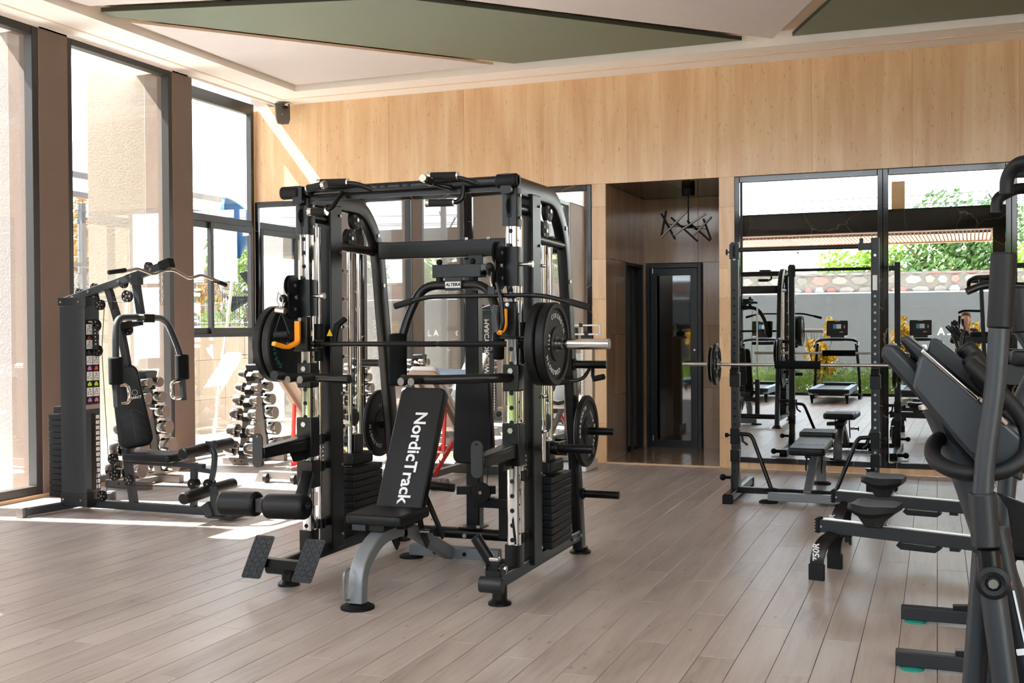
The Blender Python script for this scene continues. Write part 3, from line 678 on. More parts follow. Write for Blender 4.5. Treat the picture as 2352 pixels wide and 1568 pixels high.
# industrial fan outside
fn = thing('outdoor_fan', 'dark round guarded fan standing outside the corner window', 'fan', (-8.2, 12.05, 0))
b = MB(); fc = Vector((-8.2, 12.05, 1.85)); ax = Vector((.55, -.83, 0)); ua = Vector((.83, .55, 0)); rr = .42
for k in range(14): b.tube([fc + (ua*math.cos(a) + Vector((0, 0, 1))*math.sin(a))*rr*(k+1)/14 - ax*(-.08*(1-((k+1)/14)**2)) for a in [2*math.pi*j/28 for j in range(29)]], .003, 4)
for k in range(24):
    a = 2*math.pi*k/24; b.tube([fc + ax*.08, fc + (ua*math.cos(a) + Vector((0, 0, 1))*math.sin(a))*rr*.6 + ax*.05, fc + (ua*math.cos(a) + Vector((0, 0, 1))*math.sin(a))*rr], .003, 4)
ob = b.build('guard', 'wire', fn); ob['kind'] = 'stuff'
b = MB()
for k in range(4):
    a = 2*math.pi*k/4; e1 = ua*math.cos(a) + Vector((0, 0, 1))*math.sin(a); e2 = ua*math.cos(a+.6) + Vector((0, 0, 1))*math.sin(a+.6)
    b.loft([[fc + e1*.04, fc + e2*.04, fc + e2*.36 + ax*.03, fc + e1*.36 - ax*.03], [fc + e1*.04 + ax*.004, fc + e2*.04 + ax*.004, fc + e2*.36 + ax*.034, fc + e1*.36 - ax*.026]])
b.build('blade', 'charcoal', fn); MB().cyl(fc - ax*.12, fc + ax*.03, .08).build('motor', 'black', fn)
MB().tube([fc - ax*.06, (-8.16, 12.12, 1.7), (-8.16, 12.12, 0)], .025).cyl((-8.16, 12.12, -.03), (-8.16, 12.12, .02), .22).build('stand', 'black', fn)
# pool net leaning outside the corner window
pn = thing('pool_net', 'white pole with a bright blue net bag leaning outside the corner window', 'pool net', (-8.5, 10.6, 0))
# poles / wires / street lamp behind the front wall (mirrored)
up = thing('utility_pole', 'concrete utility pole with wires seen in the mirror by the niche', 'pole', (-12.1, -14, -.12))
MB().cyl((-12.1, -14, -.12), (-12.1, -14, 5.9), .14, .10, 10).build('shaft', 'fence_post', up)
for z in (4.7, 5.3): MB().box((-12.1, -14, z), (.7, .08, .06)).build('crossarm', 'fence_post', up)
MB().cyl((-12.6, -14, 4.0), (-12.6, -14, 4.35), .14).build('transformer', 'wire', up)
cb = thing('overhead_cables', 'dark overhead cables crossing the sky in the right mirrors', 'cables', (0, -13, 5))
for k, (z0, z1) in enumerate(((5.05, 5.45), (5.15, 5.5), (5.35, 5.85), (3.35, 3.2), (2.95, 3.4))):
    MB().tube([(-14+28*i/16, -13 - .1*k, z0 + (z1-z0)*i/16 - .25*math.sin(math.pi*i/16)) for i in range(17)], .012, 5).build('cable', 'wire', cb)
sl = thing('street_lamp', 'twin-arm street lamp mirrored above the marble beam', 'street lamp', (1.05, -12, -.12))
MB().cyl((1.05, -12, -.12), (1.05, -12, 4.7), .05).build('pole', 'wire', sl)
for s, dz in ((-1, .5), (1, .75)):
    MB().tube([(1.05, -12, 4.65), (1.05+s*.3, -12, 4.65+dz)], .03).build('arm', 'wire', sl); MB().box((1.05+s*.38, -12, 4.68+dz), (.26, .1, .07)).build('lamp_head', 'white', sl)
tree(-0.4, -15, 5.4, 2.6, 'leaf_dark', 'broad olive green tree mirrored below the marble beam', seed=3, n=9000, size=.11)
tree(-2.6, -14.5, 4.0, 1.2, 'leaf_green', 'small light green tree mirrored left of the broad tree', seed=4, n=2000, size=.12)
tree(1.9, -13, 3.9, 1.2, 'leaf_green', 'light green tree mirrored by the marble pillar', seed=5, n=1800, size=.12)
tree(5.6, -14, 4.2, 1.5, 'leaf_dark', 'dark green tree mirrored at the right edge', seed=6, n=1800, size=.12)
tree(-16.5, 17.6, 4.3, 1.5, 'leaf_autumn', 'autumn yellow tree over the stone wall outside the second window', seed=7, n=2600, size=.1)
tree(-12.6, 15.6, 3.9, 1.1, 'leaf_autumn', 'yellow and orange tree behind the wire fence at the corner window', seed=8, n=2400, size=.07)
tree(-11.3, 16.4, 3.0, 1.1, 'leaf_green', 'leafy green tree behind the wire fence at the corner window', seed=9, n=2400, size=.07)
# added wall with a slot, out of view, keeps sun off the floor
sbw = thing('sun_block_wall', 'tall blank wall added out of view to the south west to shade the floor', 'wall', (-12.3, 4.6, -.12))
MB().span((-12.5, 3.3, -.12), (-12.2, 5.42, 9.5)).build('wall_block', 'stucco_grey', sbw); MB().span((-12.5, 5.56, -.12), (-12.2, 5.92, 9.5)).build('wall_block', 'stucco_grey', sbw)
bw = thing('beige_garden_wall', 'low beige rendered wall mirrored through the side window', 'wall', (-11, 0, -.12))
MB().span((-11.2, -8, -.12), (-11.0, 3.2, 3.35)).build('wall_block', 'stucco', bw)
# ================================================================ SMITH MACHINE
sm = thing('smith_machine', 'large black smith machine with chrome uprights, pec arms and twin weight stacks', 'smith machine', (-2.77, 6.0, 0))
SXL, SXR = -3.41, -2.13; FY = 5.53
for s, x in ((-1, SXL), (1, SXR)):
    # side frame: floor rail, curved top rail and leaning rear upright
    MB().bar([(x, 5.22, .125), (x, 6.70, .125)], .055, .075, (1, 0, 0), rr=.012).build('base_rail', 'black', sm)
    MB().bar([(x, 5.43, 2.205), (x, 6.17, 2.205), (x, 6.33, 2.06), (x, 6.40, 1.9), (x, 6.68, .04)], .06, .105, (1, 0, 0), rad=[.16, .2, .3], rr=.012).build('side_frame', 'black', sm)
    MB().lathe((x, 6.70, 0), (0, 0, 1), [(.07, 0), (.07, .012), (.05, .025), (.05, .04)]).build('rear_foot', 'black', sm)
    b = MB(); b.lathe((x, 5.31, 0), (0, 0, 1), [(.062, 0), (.062, .012), (.045, .024), (.04, .03), (.04, .10)])
    b.build('front_foot', 'black', sm)
    MB().bar([(x-.065, 5.20, .125), (x+.065, 5.20, .125)], .07, .085, (0, 1, 0), rr=.034).build('end_cap', 'charcoal', sm, bevel=.008)
    # chrome front upright with its sleeves
    up = MB().bar([(x, FY, .2), (x, FY, 2.02)], .062, .062, (1, 0, 0), rr=.008).build('front_upright', 'chrome', sm)
    hz = [.30 + .079*k for k in range(22)]
    discs(up, [(x, FY-.0316, z) for z in hz], (0, -1, 0), .0125, 'black_matte'); discs(up, [(x+.0306, FY, z+.03) for z in hz], (1, 0, 0), .006, 'black_matte', n=10)
    MB().bar([(x, FY, .155), (x, FY, .275)], .085, .085, (1, 0, 0), rr=.008).build('base_sleeve', 'black', sm)
    th = MB().bar([(x, FY-.01, 1.985), (x, FY-.01, 2.19)], .085, .085, (1, 0, 0), rr=.008).build('top_housing', 'charcoal', sm)
    MB().bar([(x, FY-.0535, 2.03), (x, FY-.0535, 2.16)], .026, .004, (1, 0, 0), rr=.0019).build('slot', 'black_matte', th)
    MB().lathe((x-.006, FY-.04, 2.09), (1, 0, 0), [(.02, 0), (.045, .002), (.04, .006), (.045, .010), (.02, .012)]).build('pulley', 'rubber', th)
    for z in (2.03, 2.15):
        MB().cyl((x+.043, FY-.01, z), (x+.053, FY-.01, z), .009, n=6).build('bolt', 'steel', th); MB().cyl((x-.043, FY-.01, z), (x-.053, FY-.01, z), .009, n=6).build('bolt', 'steel', th)
    # broad black rear column, smith guide rod
    MB().span((x-.045, 5.72, .12), (x+.045, 5.86, 2.18)).build('guide_column', 'black', sm, bevel=.006)
    MB().cyl((x, 5.655, .28), (x, 5.655, 2.04), .0145).build('guide_rod', 'chrome', sm)
    for z in (.29, .63, .79): MB().cyl((x, 5.655, z-.028), (x, 5.655, z+.028), .031).span((x-.02, 5.655, z-.02), (x+.02, 5.74, z+.02)).build('stop_collar', 'black', sm, bevel=.002)
    sp = [(x + .024*math.cos(a), 5.655 + .024*math.sin(a), .66 + .10*a/(12.56*2)) for a in [k*.35 for k in range(72)]]
    MB().tube(sp, .0028, 6).build('spring', 'steel', sm)
    MB().tube([(x, 5.57, 2.09), (x, 5.74, 2.09)], .03).build('top_link', 'black', sm)
    MB().tube([(x, 5.84, 1.945), (x, 6.40, 1.935)], .029).build('cross_tube', 'black', sm)
    # weight stack on two chrome rods
    for y in (6.02, 6.14): MB().cyl((x, y, .12), (x, y, 1.93), .0135).build('stack_rod', 'chrome', sm)
    for k in range(10): MB().span((x-.075, 5.93, .17+.0415*k), (x+.075, 6.30, .17+.0415*k+.039)).build('stack_plate', 'rubber', sm, bevel=.004)
    tb = MB().span((x-.055, 5.96, .592), (x+.055, 6.22, .665)).build('stack_head', 'rubber', sm, bevel=.014)
    MB().span((x-.03, 6.03, .665), (x+.03, 6.13, .78)).build('selector_bracket', 'black', sm, bevel=.004)
    MB().cyl((x, 6.08, .80), (x, 6.08, .92), .010).build('cable_end', 'steel', sm)
    for (yy, zz) in ((6.06, .885),): MB().lathe((x-.012, yy, zz), (1, 0, 0), [(.03, 0), (.055, .003), (.048, .012), (.055, .021), (.03, .024)]).build('pulley', 'rubber', sm)
    for z in (.2, .62, 1.05, 1.45, 1.9, 2.12): MB().cyl((x+.046, 5.83, z), (x+.054, 5.83, z), .009, n=6).build('bolt', 'steel', sm)
    for y in (6.45, 6.60): MB().cyl((x+.03, y, .13), (x+.042, y, .13), .01, n=6).build('bolt', 'steel', sm)
    for z, y in ((2.04, 6.35), (1.72, 6.42)): MB().cyl((x+.031, y, z), (x+.037, y, z), .013, n=12).build('bolt', 'steel', sm)
    for (yy, zz) in ((6.10, 2.12), (6.03, 2.0)):
        pl = MB().lathe((x-.02, yy, zz), (1, 0, 0), [(.04, 0), (.062, .003), (.05, .018), (.062, .033), (.04, .036)], 28).build('pulley', 'rubber', sm)
        MB().cyl((x+.016, yy, zz), (x+.024, yy, zz), .012).build('bolt', 'steel', pl)
        discs(pl, [(x+.0161, yy+.038*math.cos(2*math.pi*k/5), zz+.038*math.sin(2*math.pi*k/5)) for k in range(5)], (1, 0, 0), .010, 'graphite', 'spoke_gap', 10)
    MB().tube([(x, 6.08, .9), (x, 6.08, 2.06)], .003, 6).build('cable', 'rubber', sm)
    MB().tube([(x+.0, FY-.05, 1.86), (x, FY-.055, 2.05)], .003, 6).build('cable', 'rubber', sm)
    # plate pegs on the rear upright
    for yy, zz, L in ((6.50, 1.21, .21), (6.62, .787, .22), (6.66, .385, .24)):
        pg = MB().cyl((x+s*.03, yy, zz), (x+s*(.03+L), yy, zz), .0245).cyl((x+s*.03, yy, zz), (x+s*.042, yy, zz), .036).build('plate_peg', 'black', sm, bevel=.004)
    MB().cyl((x+s*.07, 6.08, .735), (x+s*.28, 6.08, .735), .0265).cyl((x-s*.02, 6.08, .735), (x+s*.07, 6.08, .735), .036).build('stack_peg', 'black', sm, bevel=.005)
    # small hooks along the guide column
    for z in (.85, 1.05, 1.27, 1.45, 1.62, 1.79): MB().cyl((x+.045, 5.86, z), (x+.045, 5.91, z), .011).build('rack_pin', 'chrome', sm)
    # sliding pulley carriage
    zc = 1.62 if s < 0 else 1.77
    cg = MB().bar([(x, FY, zc-.105), (x, FY, zc+.105)], .088, .088, (1, 0, 0), rr=.008).build('carriage', 'black', sm)
    MB().cyl((x+.04, FY, zc+.01), (x+.10, FY, zc+.01), .010).cyl((x+.095, FY, zc+.01), (x+.115, FY, zc+.01), .018).build('pop_pin', 'steel', cg)
    px0 = x-.055
    for dz in (.07, -.065):
        for dx in (0, .022):
            MB().lathe((px0-.012+dx, FY-.085 + (.02 if dz < 0 else 0)*0, zc+dz), (1, 0, 0), [(.03, 0), (.060, .002), (.052, .008), (.060, .014), (.03, .016)], 26).build('pulley', 'rubber', cg)
        MB().cyl((px0-.016, FY-.085, zc+dz), (px0+.03, FY-.085, zc+dz), .010).build('bolt', 'steel', cg)
    MB().bar([(px0, FY-.085, zc-.075), (px0, FY-.085, zc+.08)], .010, .07, (1, 0, 0), rr=.004).build('cheek_plate', 'black', cg, bevel=.002)
    MB().ball((px0-.035, FY-.11, zc-.005), .024).build('ball_stop', 'rubber', cg)
# bolts of handles etc. on the top
MB().bar([(SXL-.06, 5.475, 2.225), (SXR+.06, 5.475, 2.225)], .05, .055, (0, 1, 0), rr=.02).build('top_bar', 'black', sm)
for x in (SXL-.055, SXR+.0): MB().bar([(x-.06, 5.455, 2.222), (x+.06, 5.455, 2.222)], .075, .075, (0, 1, 0), rr=.034).build('end_cap', 'black_matte', sm, bevel=.01)
MB().bar([(SXL+.02, 5.50, 2.19), (SXR-.02, 5.50, 2.19)], .03, .03, (0, 1, 0)).build('under_bar', 'black', sm)
discs(sm, [(x, 5.4475, 2.23) for x in (-2.9, -2.85, -2.76, -2.71)], (0, -1, 0), .009, 'black_matte')
def grip(pts, p0, p1, nm='pullup_grip'):
    g = MB().tube(pts, .014, 12, rad=.05).build(nm, 'black', sm)
    MB().cyl(p0, p1, .021).build('foam_sleeve', 'grip' , g)
    d = (Vector(p1)-Vector(p0)).normalized()
    MB().cyl(Vector(p0)-d*.022, Vector(p0)+d*.002, .0225).build('chrome_cap', 'chrome', g, bevel=.003); MB().cyl(Vector(p1)-d*.002, Vector(p1)+d*.006, .0225).build('chrome_ring', 'chrome', g)
grip([(-2.94, 5.46, 2.215), (-3.02, 5.42, 2.25), (-3.24, 5.40, 2.262)], (-3.235, 5.40, 2.262), (-3.07, 5.41, 2.258))
grip([(-2.30, 5.46, 2.215), (-2.40, 5.42, 2.25), (-2.56, 5.40, 2.262)], (-2.55, 5.40, 2.262), (-2.40, 5.41, 2.258))
grip([(-3.13, 5.46, 2.21), (-3.13, 5.33, 2.10), (-3.22, 5.30, 2.09)], (-3.235, 5.30, 2.09), (-3.15, 5.31, 2.09))
grip([(-2.385, 5.46, 2.21), (-2.385, 5.44, 2.12), (-2.56, 5.42, 2.118)], (-2.57, 5.42, 2.12), (-2.43, 5.43, 2.118))
grip([(-2.46, 5.45, 2.20), (-2.53, 5.40, 2.22), (-2.545, 5.32, 2.235)], (-2.548, 5.315, 2.237), (-2.540, 5.37, 2.228))
grip([(-3.33, 5.45, 2.21), (-3.30, 5.36, 2.225), (-3.18, 5.32, 2.235)], (-3.175, 5.32, 2.236), (-3.285, 5.35, 2.227))
# rear cross beam, centre post and pec mechanism
MB().bar([(-3.39, 6.37, 1.945), (-3.30, 6.42, 1.945), (-2.2, 6.42, 1.945), (-2.15, 6.37, 1.945)], .11, .05, (0, 0, 1), rr=.006).build('rear_beam', 'black', sm)
for x in (-2.78, -2.63): MB().cyl((x, 6.40, 1.995), (x, 6.40, 2.012), .009, n=6).build('bolt', 'steel', sm)
MB().span((-2.755, 6.37, 1.76), (-2.655, 6.44, 1.90)).build('drop_bracket', 'black', sm, bevel=.004)
pm = MB().span((-2.865, 6.07, 1.745), (-2.545, 6.17, 1.825)).build('swivel_box', 'charcoal', sm, bevel=.004)
for x in (-2.82, -2.60):
    MB().ball((x, 6.08, 1.84), .019).build('bolt_cap', 'black_matte', pm); MB().cyl((x, 6.08, 1.72), (x, 6.08, 1.745), .022).build('bolt_cap', 'black_matte', pm)
MB().cyl((-2.58, 6.3, 1.78), (-2.50, 6.12, 1.77), .02).build('swivel_tube', 'black', sm)
pa = MB().tube([(-2.72, 6.08, 1.70), (-2.94, 6.08, 1.70), (-3.03, 5.98, 1.42), (-3.02, 5.90, 1.12)], .028, 14, rad=[.16, .25]).build('press_arm', 'black', sm)
MB().tube([(-2.72, 6.08, 1.70), (-2.50, 6.06, 1.70), (-2.39, 5.98, 1.50), (-2.385, 5.9, 1.30)], .028, 14, rad=[.16, .2]).build('press_arm', 'black', sm)
MB().cyl((-3.015, 5.90, 1.405), (-2.995, 5.86, 1.10), .056).build('foam_roll', 'foam', sm, bevel=.01)
MB().cyl((-2.36, 5.90, 1.50), (-2.35, 5.86, 1.26), .034).build('foam_roll', 'foam', sm, bevel=.01)
lb = MB().span((-2.765, 6.035, 1.665), (-2.655, 6.05, 1.745)).build('badge_bracket', 'charcoal', sm, bevel=.003)
MB().span((-2.76, 6.030, 1.682), (-2.66, 6.036, 1.718)).build('badge', 'white_vinyl', lb)
text('ALTERA', .027, (-2.71, 6.0295, 1.700), (1, 0, 0), (0, 0, 1), 'black_matte', lb, bold=.0009, shear=.25)
MB().span((-2.815, 6.45, .17), (-2.725, 6.53, 1.88)).build('centre_post', 'black', sm, bevel=.006)
bp = MB().pad((-2.735, 6.40, .855), (1, 0, 0), (0, 0, 1), .285, .55, .06, .05, wt=.23).build('back_pad', 'vinyl', sm)
MB().tube([(SXL, 6.40, .135), (SXR, 6.40, .135)], .036, 16).build('floor_tube', 'black', sm)
MB().span((-2.83, 6.36, .17), (-2.68, 6.50, .18)).build('post_plate', 'black', sm)
for x in (-2.81, -2.70): MB().cyl((x, 6.37, .18), (x, 6.37, .195), .011, n=6).build('bolt', 'steel', sm)
MB().cyl((-2.79, 6.36, .125), (-2.79, 6.375, .125), .015, n=8).build('bolt', 'steel', sm)
# low row: seat post ahead, pulley, foot peg
MB().bar([(-2.77, 6.2, .44), (-2.55, 6.3, .44)], .05, .05, (0, 0, 1)).build('low_arm', 'black', sm)
MB().cyl((-2.93, 6.12, .475), (-2.76, 6.15, .46), .026).build('row_peg', 'black', sm, bevel=.005)
pl = MB().lathe((-2.60, 6.20, .435), (0, -1, 0), [(.03, 0), (.062, .003), (.054, .012), (.062, .021), (.03, .024)], 28).build('pulley', 'rubber', sm)
MB().cyl((-2.60, 6.17, .435), (-2.60, 6.182, .435), .011).build('bolt', 'steel', pl)
MB().tube([(-2.565, 6.19, .44), (-2.55, 6.25, 1.0), (-2.53, 6.3, 1.7)], .003, 6).build('cable', 'rubber', sm)
MB().span((-2.50, 6.22, .15), (-2.44, 6.28, .66)).build('weight_post', 'black', sm, bevel=.004)
MB().cyl((-2.47, 6.25, .66), (-2.47, 6.25, 1.7), .013).build('guide_rod', 'chrome', sm)
MB().span((-2.66, 6.2, .34), (-2.44, 6.27, .40)).build('low_beam', 'black', sm, bevel=.004)
# smith bar with hooks (guided bar is part of the machine)
bar = MB().cyl((-3.36, 5.60, 1.352), (-2.18, 5.60, 1.352), .0145).build('smith_bar', 'black', sm)
for x0, x1 in ((-2.95, -2.62), (-2.6, -2.19)): MB().cyl((x0, 5.60, 1.352), (x1, 5.60, 1.352), .0158).build('knurl', 'black_matte', bar)
for s, x in ((-1, -3.36), (1, -2.18)):
    MB().cyl((x, 5.60, 1.352), (x+s*.12, 5.60, 1.352), .026).build('bar_bearing', 'black', bar)
    e = -3.80 if s < 0 else -1.612
    MB().cyl((x+s*.12, 5.60, 1.352), (e, 5.60, 1.352), .0285, n=28).build('bar_sleeve', 'chrome', bar, bevel=.004)
MB().bar([(-3.30, 5.63, 1.345), (-3.29, 5.66, 1.46), (-3.255, 5.70, 1.50)], .035, .022, (1, 0, 0), rr=.006).build('lock_hook', 'black_matte', bar)
wl_ = MB().loft([[(-3.335, 5.617, 1.398), (-3.295, 5.617, 1.398), (-3.315, 5.617, 1.44)], [(-3.335, 5.619, 1.398), (-3.295, 5.619, 1.398), (-3.315, 5.619, 1.44)]]).build('warning_label', 'yellow', bar)
# black sleeve over the guide rod near the bar
for x in (SXL, SXR): MB().cyl((x, 5.655, 1.25), (x, 5.655, 1.47), .026).build('bearing_tube', 'black_matte', bar)
# J-hooks with orange liners, dip bars, safety arms
for x, dx in ((SXL, -.02), (SXR, -.05)):
    z = 1.41 if x == SXL else 1.48
    jb = MB().span((x-.044, FY-.075, z-.10), (x+.044, FY-.031, z+.10)).span((x-.05, FY-.08, z-.10), (x+.05, FY+.04, z-.085)).build('hook_bracket', 'black', sm, bevel=.006)
    if x == SXL: MB().bar([(x-.004, FY-.10, z+.075), (x-.004, FY-.10, z-.045), (x-.03, FY-.17, z-.075), (x-.06, FY-.26, z-.05)], .034, .022, (1, 0, 0), rr=.006, rad=.02).build('hook_liner', 'orange', jb)
    else: MB().bar([(x-.01, FY-.10, z+.06), (x-.005, FY-.115, z-.04), (x-.02, FY-.16, z-.065)], .030, .024, (1, 0, 0), rr=.008, rad=.03).build('hook_liner', 'orange', jb)
    MB().cyl((x-.004, FY-.078, z+.085), (x-.004, FY-.074, z+.085), .012, n=6).build('bolt', 'steel', jb)
for s, x in ((-1, SXL), (1, SXR)):
    br = MB().span((x-.046, FY-.045, 1.10), (x+.046, FY+.045, 1.245)).build('dip_bracket', 'black', sm, bevel=.006)
    MB().cyl((x, FY-.046, 1.21), (x, FY-.052, 1.21), .016, n=6).build('bolt', 'steel', br)
    if s > 0: pts = [(x, FY-.03, 1.175), (x-.06, FY-.13, 1.175), (x-.36, FY-.20, 1.165), (x-.57, FY-.20, 1.165)]
    else: pts = [(x+.36, FY-.15, 1.16), (x+.10, FY-.13, 1.165), (x-.02, FY-.20, 1.17), (x-.02, FY-.32, 1.185)]
    dp = MB().tube(pts, .026, 14, rad=.08).build('dip_bar', 'black', sm)
    for k, xx in enumerate((x-.44, x-.50) if s > 0 else (x+.05, x+.13)):
        q = (xx, FY-.20 if s > 0 else FY-.15, 1.165)
        g_ = MB().cyl(q, (q[0]-.02, q[1]-.11, q[2]-.006), .018).build('grip', 'grip', dp)
        MB().cyl((q[0]-.02, q[1]-.11, q[2]-.006), (q[0]-.0205, q[1]-.113, q[2]-.006), .021).build('grip_cap', 'grey_paint', dp)
    ab = MB().span((x-.05, FY-.05, .70), (x+.05, FY+.045, .93)).build('arm_bracket', 'black', sm, bevel=.006)
    MB().cyl((x, FY-.051, .89), (x, FY-.058, .89), .016, n=6).build('bolt', 'steel', ab)
    MB().prism([(-.03, 0), (-.50, 0), (-.50, .012), (-.03, .035)], (x-.035, FY, .79), (0, 1, 0), (0, 0, 1), (.07, 0, 0)).span((x-.035, 5.03, .745), (x+.035, 5.50, .80)).prism([(-.02, 0), (-.20, 0), (-.16, -.06), (-.02, -.06)], (x-.006, FY, .745), (0, 1, 0), (0, 0, 1), (.012, 0, 0)).build('safety_arm', 'black', sm, bevel=.006)
    MB().prism([(a, b_) for a, b_ in rrect(.062, .185, .031, 6)], (x-.0, 5.022, .79), (1, 0, 0), (0, 0, 1), (0, -.008, 0)).build('arm_end_plate', 'charcoal', sm)
    MB().cyl((x, 5.013, .865), (x, 5.011, .865), .007).build('hole', 'black_matte' if s > 0 else 'chrome', sm)
# leg developer rollers held by the left upright
lr = MB().bar([(SXL+.02, 5.49, .60), (-3.20, 5.10, .50)], .05, .07, (0, 0, 1)).span((SXL-.05, FY-.05, .52), (SXL+.05, FY+.05, .68)).build('roller_arm', 'black', sm, bevel=.004)
MB().cyl((-3.67, 5.05, .485), (-3.11, 5.05, .50), .02).build('roller_shaft', 'charcoal', sm)
MB().span((-3.425, 5.01, .455), (-3.375, 5.09, .53)).build('roller_hub', 'charcoal', sm, bevel=.003)
for x0, x1 in ((-3.665, -3.43), (-3.375, -3.125)): MB().cyl((x0, 5.05, .487+.0), (x1, 5.05, .495), .068, n=28).build('roller', 'vinyl', sm, bevel=.016)
MB().cyl((-3.125, 5.05, .497), (-3.10, 5.05, .497), .014).build('bolt', 'black', sm)
# diamond foot plates on the left rail
fpb = MB().bar([(-3.44, 5.12, .165), (-3.18, 5.16, .150)], .05, .05, (0, 0, 1)).build('plate_beam', 'black', sm, bevel=.003)
for cx in (-3.455, -3.137):
    fp = MB().prism(rrect(.125, .245, .012, 3), (cx, 5.08, .20), (.985, .0, .0), (.30, .16, .94), (0, -.004, .001)).build('foot_plate', 'charcoal', sm, bevel=.0015)
    b = MB(); e1, e2 = Vector((.985, 0, 0)), Vector((.30, .16, .94))
    for i in range(5):
        for j in range(9):
            q = Vector((cx, 5.074, .20)) + e1*(-.048+.024*i) + e2*(-.105+.026*j); sgn = 1 if (i+j) % 2 else -1
            d = (e1*.008 + e2*.009*sgn); n_ = (e1*.0016 - e2*.0016*sgn); b.loft([[q-d-n_, q+d-n_*.3, q+d+n_*.3, q-d+n_], [q-d*.7-n_*.5+Vector((0, -.0025, 0)), q+d*.7-n_*.3+Vector((0, -.0025, 0)), q+d*.7+n_*.3+Vector((0, -.0025, 0)), q-d*.7+n_*.5+Vector((0, -.0025, 0))]])
    b.build('tread_studs', 'graphite', fp)
# landmine socket on the right rail end
lm = MB().tube([(-2.225, 5.22, .36), (-2.14, 5.25, .215)], .030, 18).build('landmine_tube', 'black', sm)
MB().cyl((-2.227, 5.219, .3635), (-2.2255, 5.2196, .361), .025).build('tube_mouth', 'black_matte', lm)
MB().span((-2.165, 5.20, .165), (-2.085, 5.27, .195)).span((-2.17, 5.21, .165), (-2.16, 5.26, .225)).span((-2.09, 5.21, .165), (-2.08, 5.26, .225)).span((-2.155, 5.22, .19), (-2.10, 5.25, .235)).build('landmine_yoke', 'black', sm, bevel=.002)
MB().cyl((-2.18, 5.235, .205), (-2.07, 5.235, .205), .008).cyl((-2.068, 5.235, .205), (-2.06, 5.235, .205), .016, n=8).build('bolt', 'steel', sm)
MB().span((-2.165, 5.215, .24), (-2.10, 5.255, .262)).build('knob', 'steel', sm, bevel=.006)
# triceps / leg handles hanging under the upper right peg
hk = MB().tube([(-2.0, 6.50, 1.185), (-2.03, 6.46, 1.12), (-2.15, 6.40, 1.105)], .011, rad=.05).tube([(-1.98, 6.50, 1.185), (-1.97, 6.46, 1.12), (-1.90, 6.42, 1.13)], .011, rad=.05).build('hanging_handle_rod', 'black', sm)
for a, b_ in (((-2.20, 6.38, 1.10), (-2.10, 6.41, 1.108)), ((-1.955, 6.44, 1.125), (-1.885, 6.41, 1.14))): MB().cyl(a, b_, .018).build('grip', 'grip', sm)

# ---- bumper plates (things resting on bar and pegs)
def bumper(x, y, z, s, label, txt, col='white', t=.055, r=.225, grp='rubber bumper plates of the smith machine', face=True):
    p = thing('weight_plate', label, 'weight plate', (x, y, z), grp)
    MB().lathe((x-s*t/2, y, z), (s, 0, 0), [(.03, 0), (r-.010, 0), (r, .008), (r, t-.008), (r-.008, t-.001), (r-.030, t-.002), (r-.040, t-.012), (r*.42, t-.012), (r*.38, t-.004), (.045, t-.003), (.03, t-.003)], 48).build('disc', 'rubber', p)
    MB().lathe((x-s*t/2, y, z), (s, 0, 0), [(.0285, -.001), (.043, -.001), (.043, t-.001), (.030, t-.001)], 28).build('hub_ring', 'black', p)
    xs = x + s*(t/2-.011)
    b = MB(); ring = [(xs, y + .060*math.cos(a), z + .060*math.sin(a)) for a in [2*math.pi*k/36 for k in range(37)]]; b.tube(ring, .0012, 5); b.build('hub_line', col, p)
    if face:
        # words round the rim, upright-ish letters placed one by one
        for word, a0, st, sz, rr in txt:
            for k, ch in enumerate(word):
                a = R(a0 - s*0 - st*k); up_ = Vector((0, math.cos(a)*1, math.sin(a))) if True else None
                uu = Vector((0, math.sin(a), -math.cos(a))) * (1 if s > 0 else -1); q = Vector((xs+s*.0006, y + rr*math.cos(a), z + rr*math.sin(a)))
                if s < 0: a = R(a0 + st*k); up_ = Vector((0, math.cos(a), math.sin(a))); uu = Vector((0, -math.sin(a), math.cos(a))); q = Vector((xs+s*.0006, y + rr*math.cos(a), z + rr*math.sin(a)))
                text(ch, sz, q, uu, up_, col, p, bold=.0006)
    return p
CW = ('CORENGTH', 0, 11.5, .036, .150)
bumper(-1.93, 5.60, 1.352, 1, 'outer bumper plate on the right end of the smith bar', [('CORENGTH', 112, 12, .036, .152), ('CORENGTH', 292, 12, .036, .152), ('11LB', 192, 12, .03, .11), ('5', 12, 12, .03, .11)])
bumper(-1.99, 5.60, 1.352, 1, 'inner bumper plate on the right end of the smith bar', [], face=False)
bumper(-3.60, 5.60, 1.352, 1, 'bumper plate with teal lettering on the left end of the smith bar', [('CORENGTH', 236, 12, .036, .152), ('5KG', 30, 12, .03, .12)], col='teal')
bumper(-3.665, 5.60, 1.352, 1, 'outer bumper plate on the left end of the smith bar', [], face=False)
bumper(-2.06, 6.62, .787, 1, 'single thin bumper plate on the rear right peg', [('CORENGTH', 188, 12, .036, .152), ('CORENGTH', 8, 12, .036, .152), ('11LB', 62, 12, .03, .13)], t=.035)
bumper(-3.52, 6.62, .80, 1, 'single thin bumper plate on the rear left peg', [('CORENGTH', 268, 12, .036, .152), ('11LB', 100, 12, .03, .12)], t=.035)

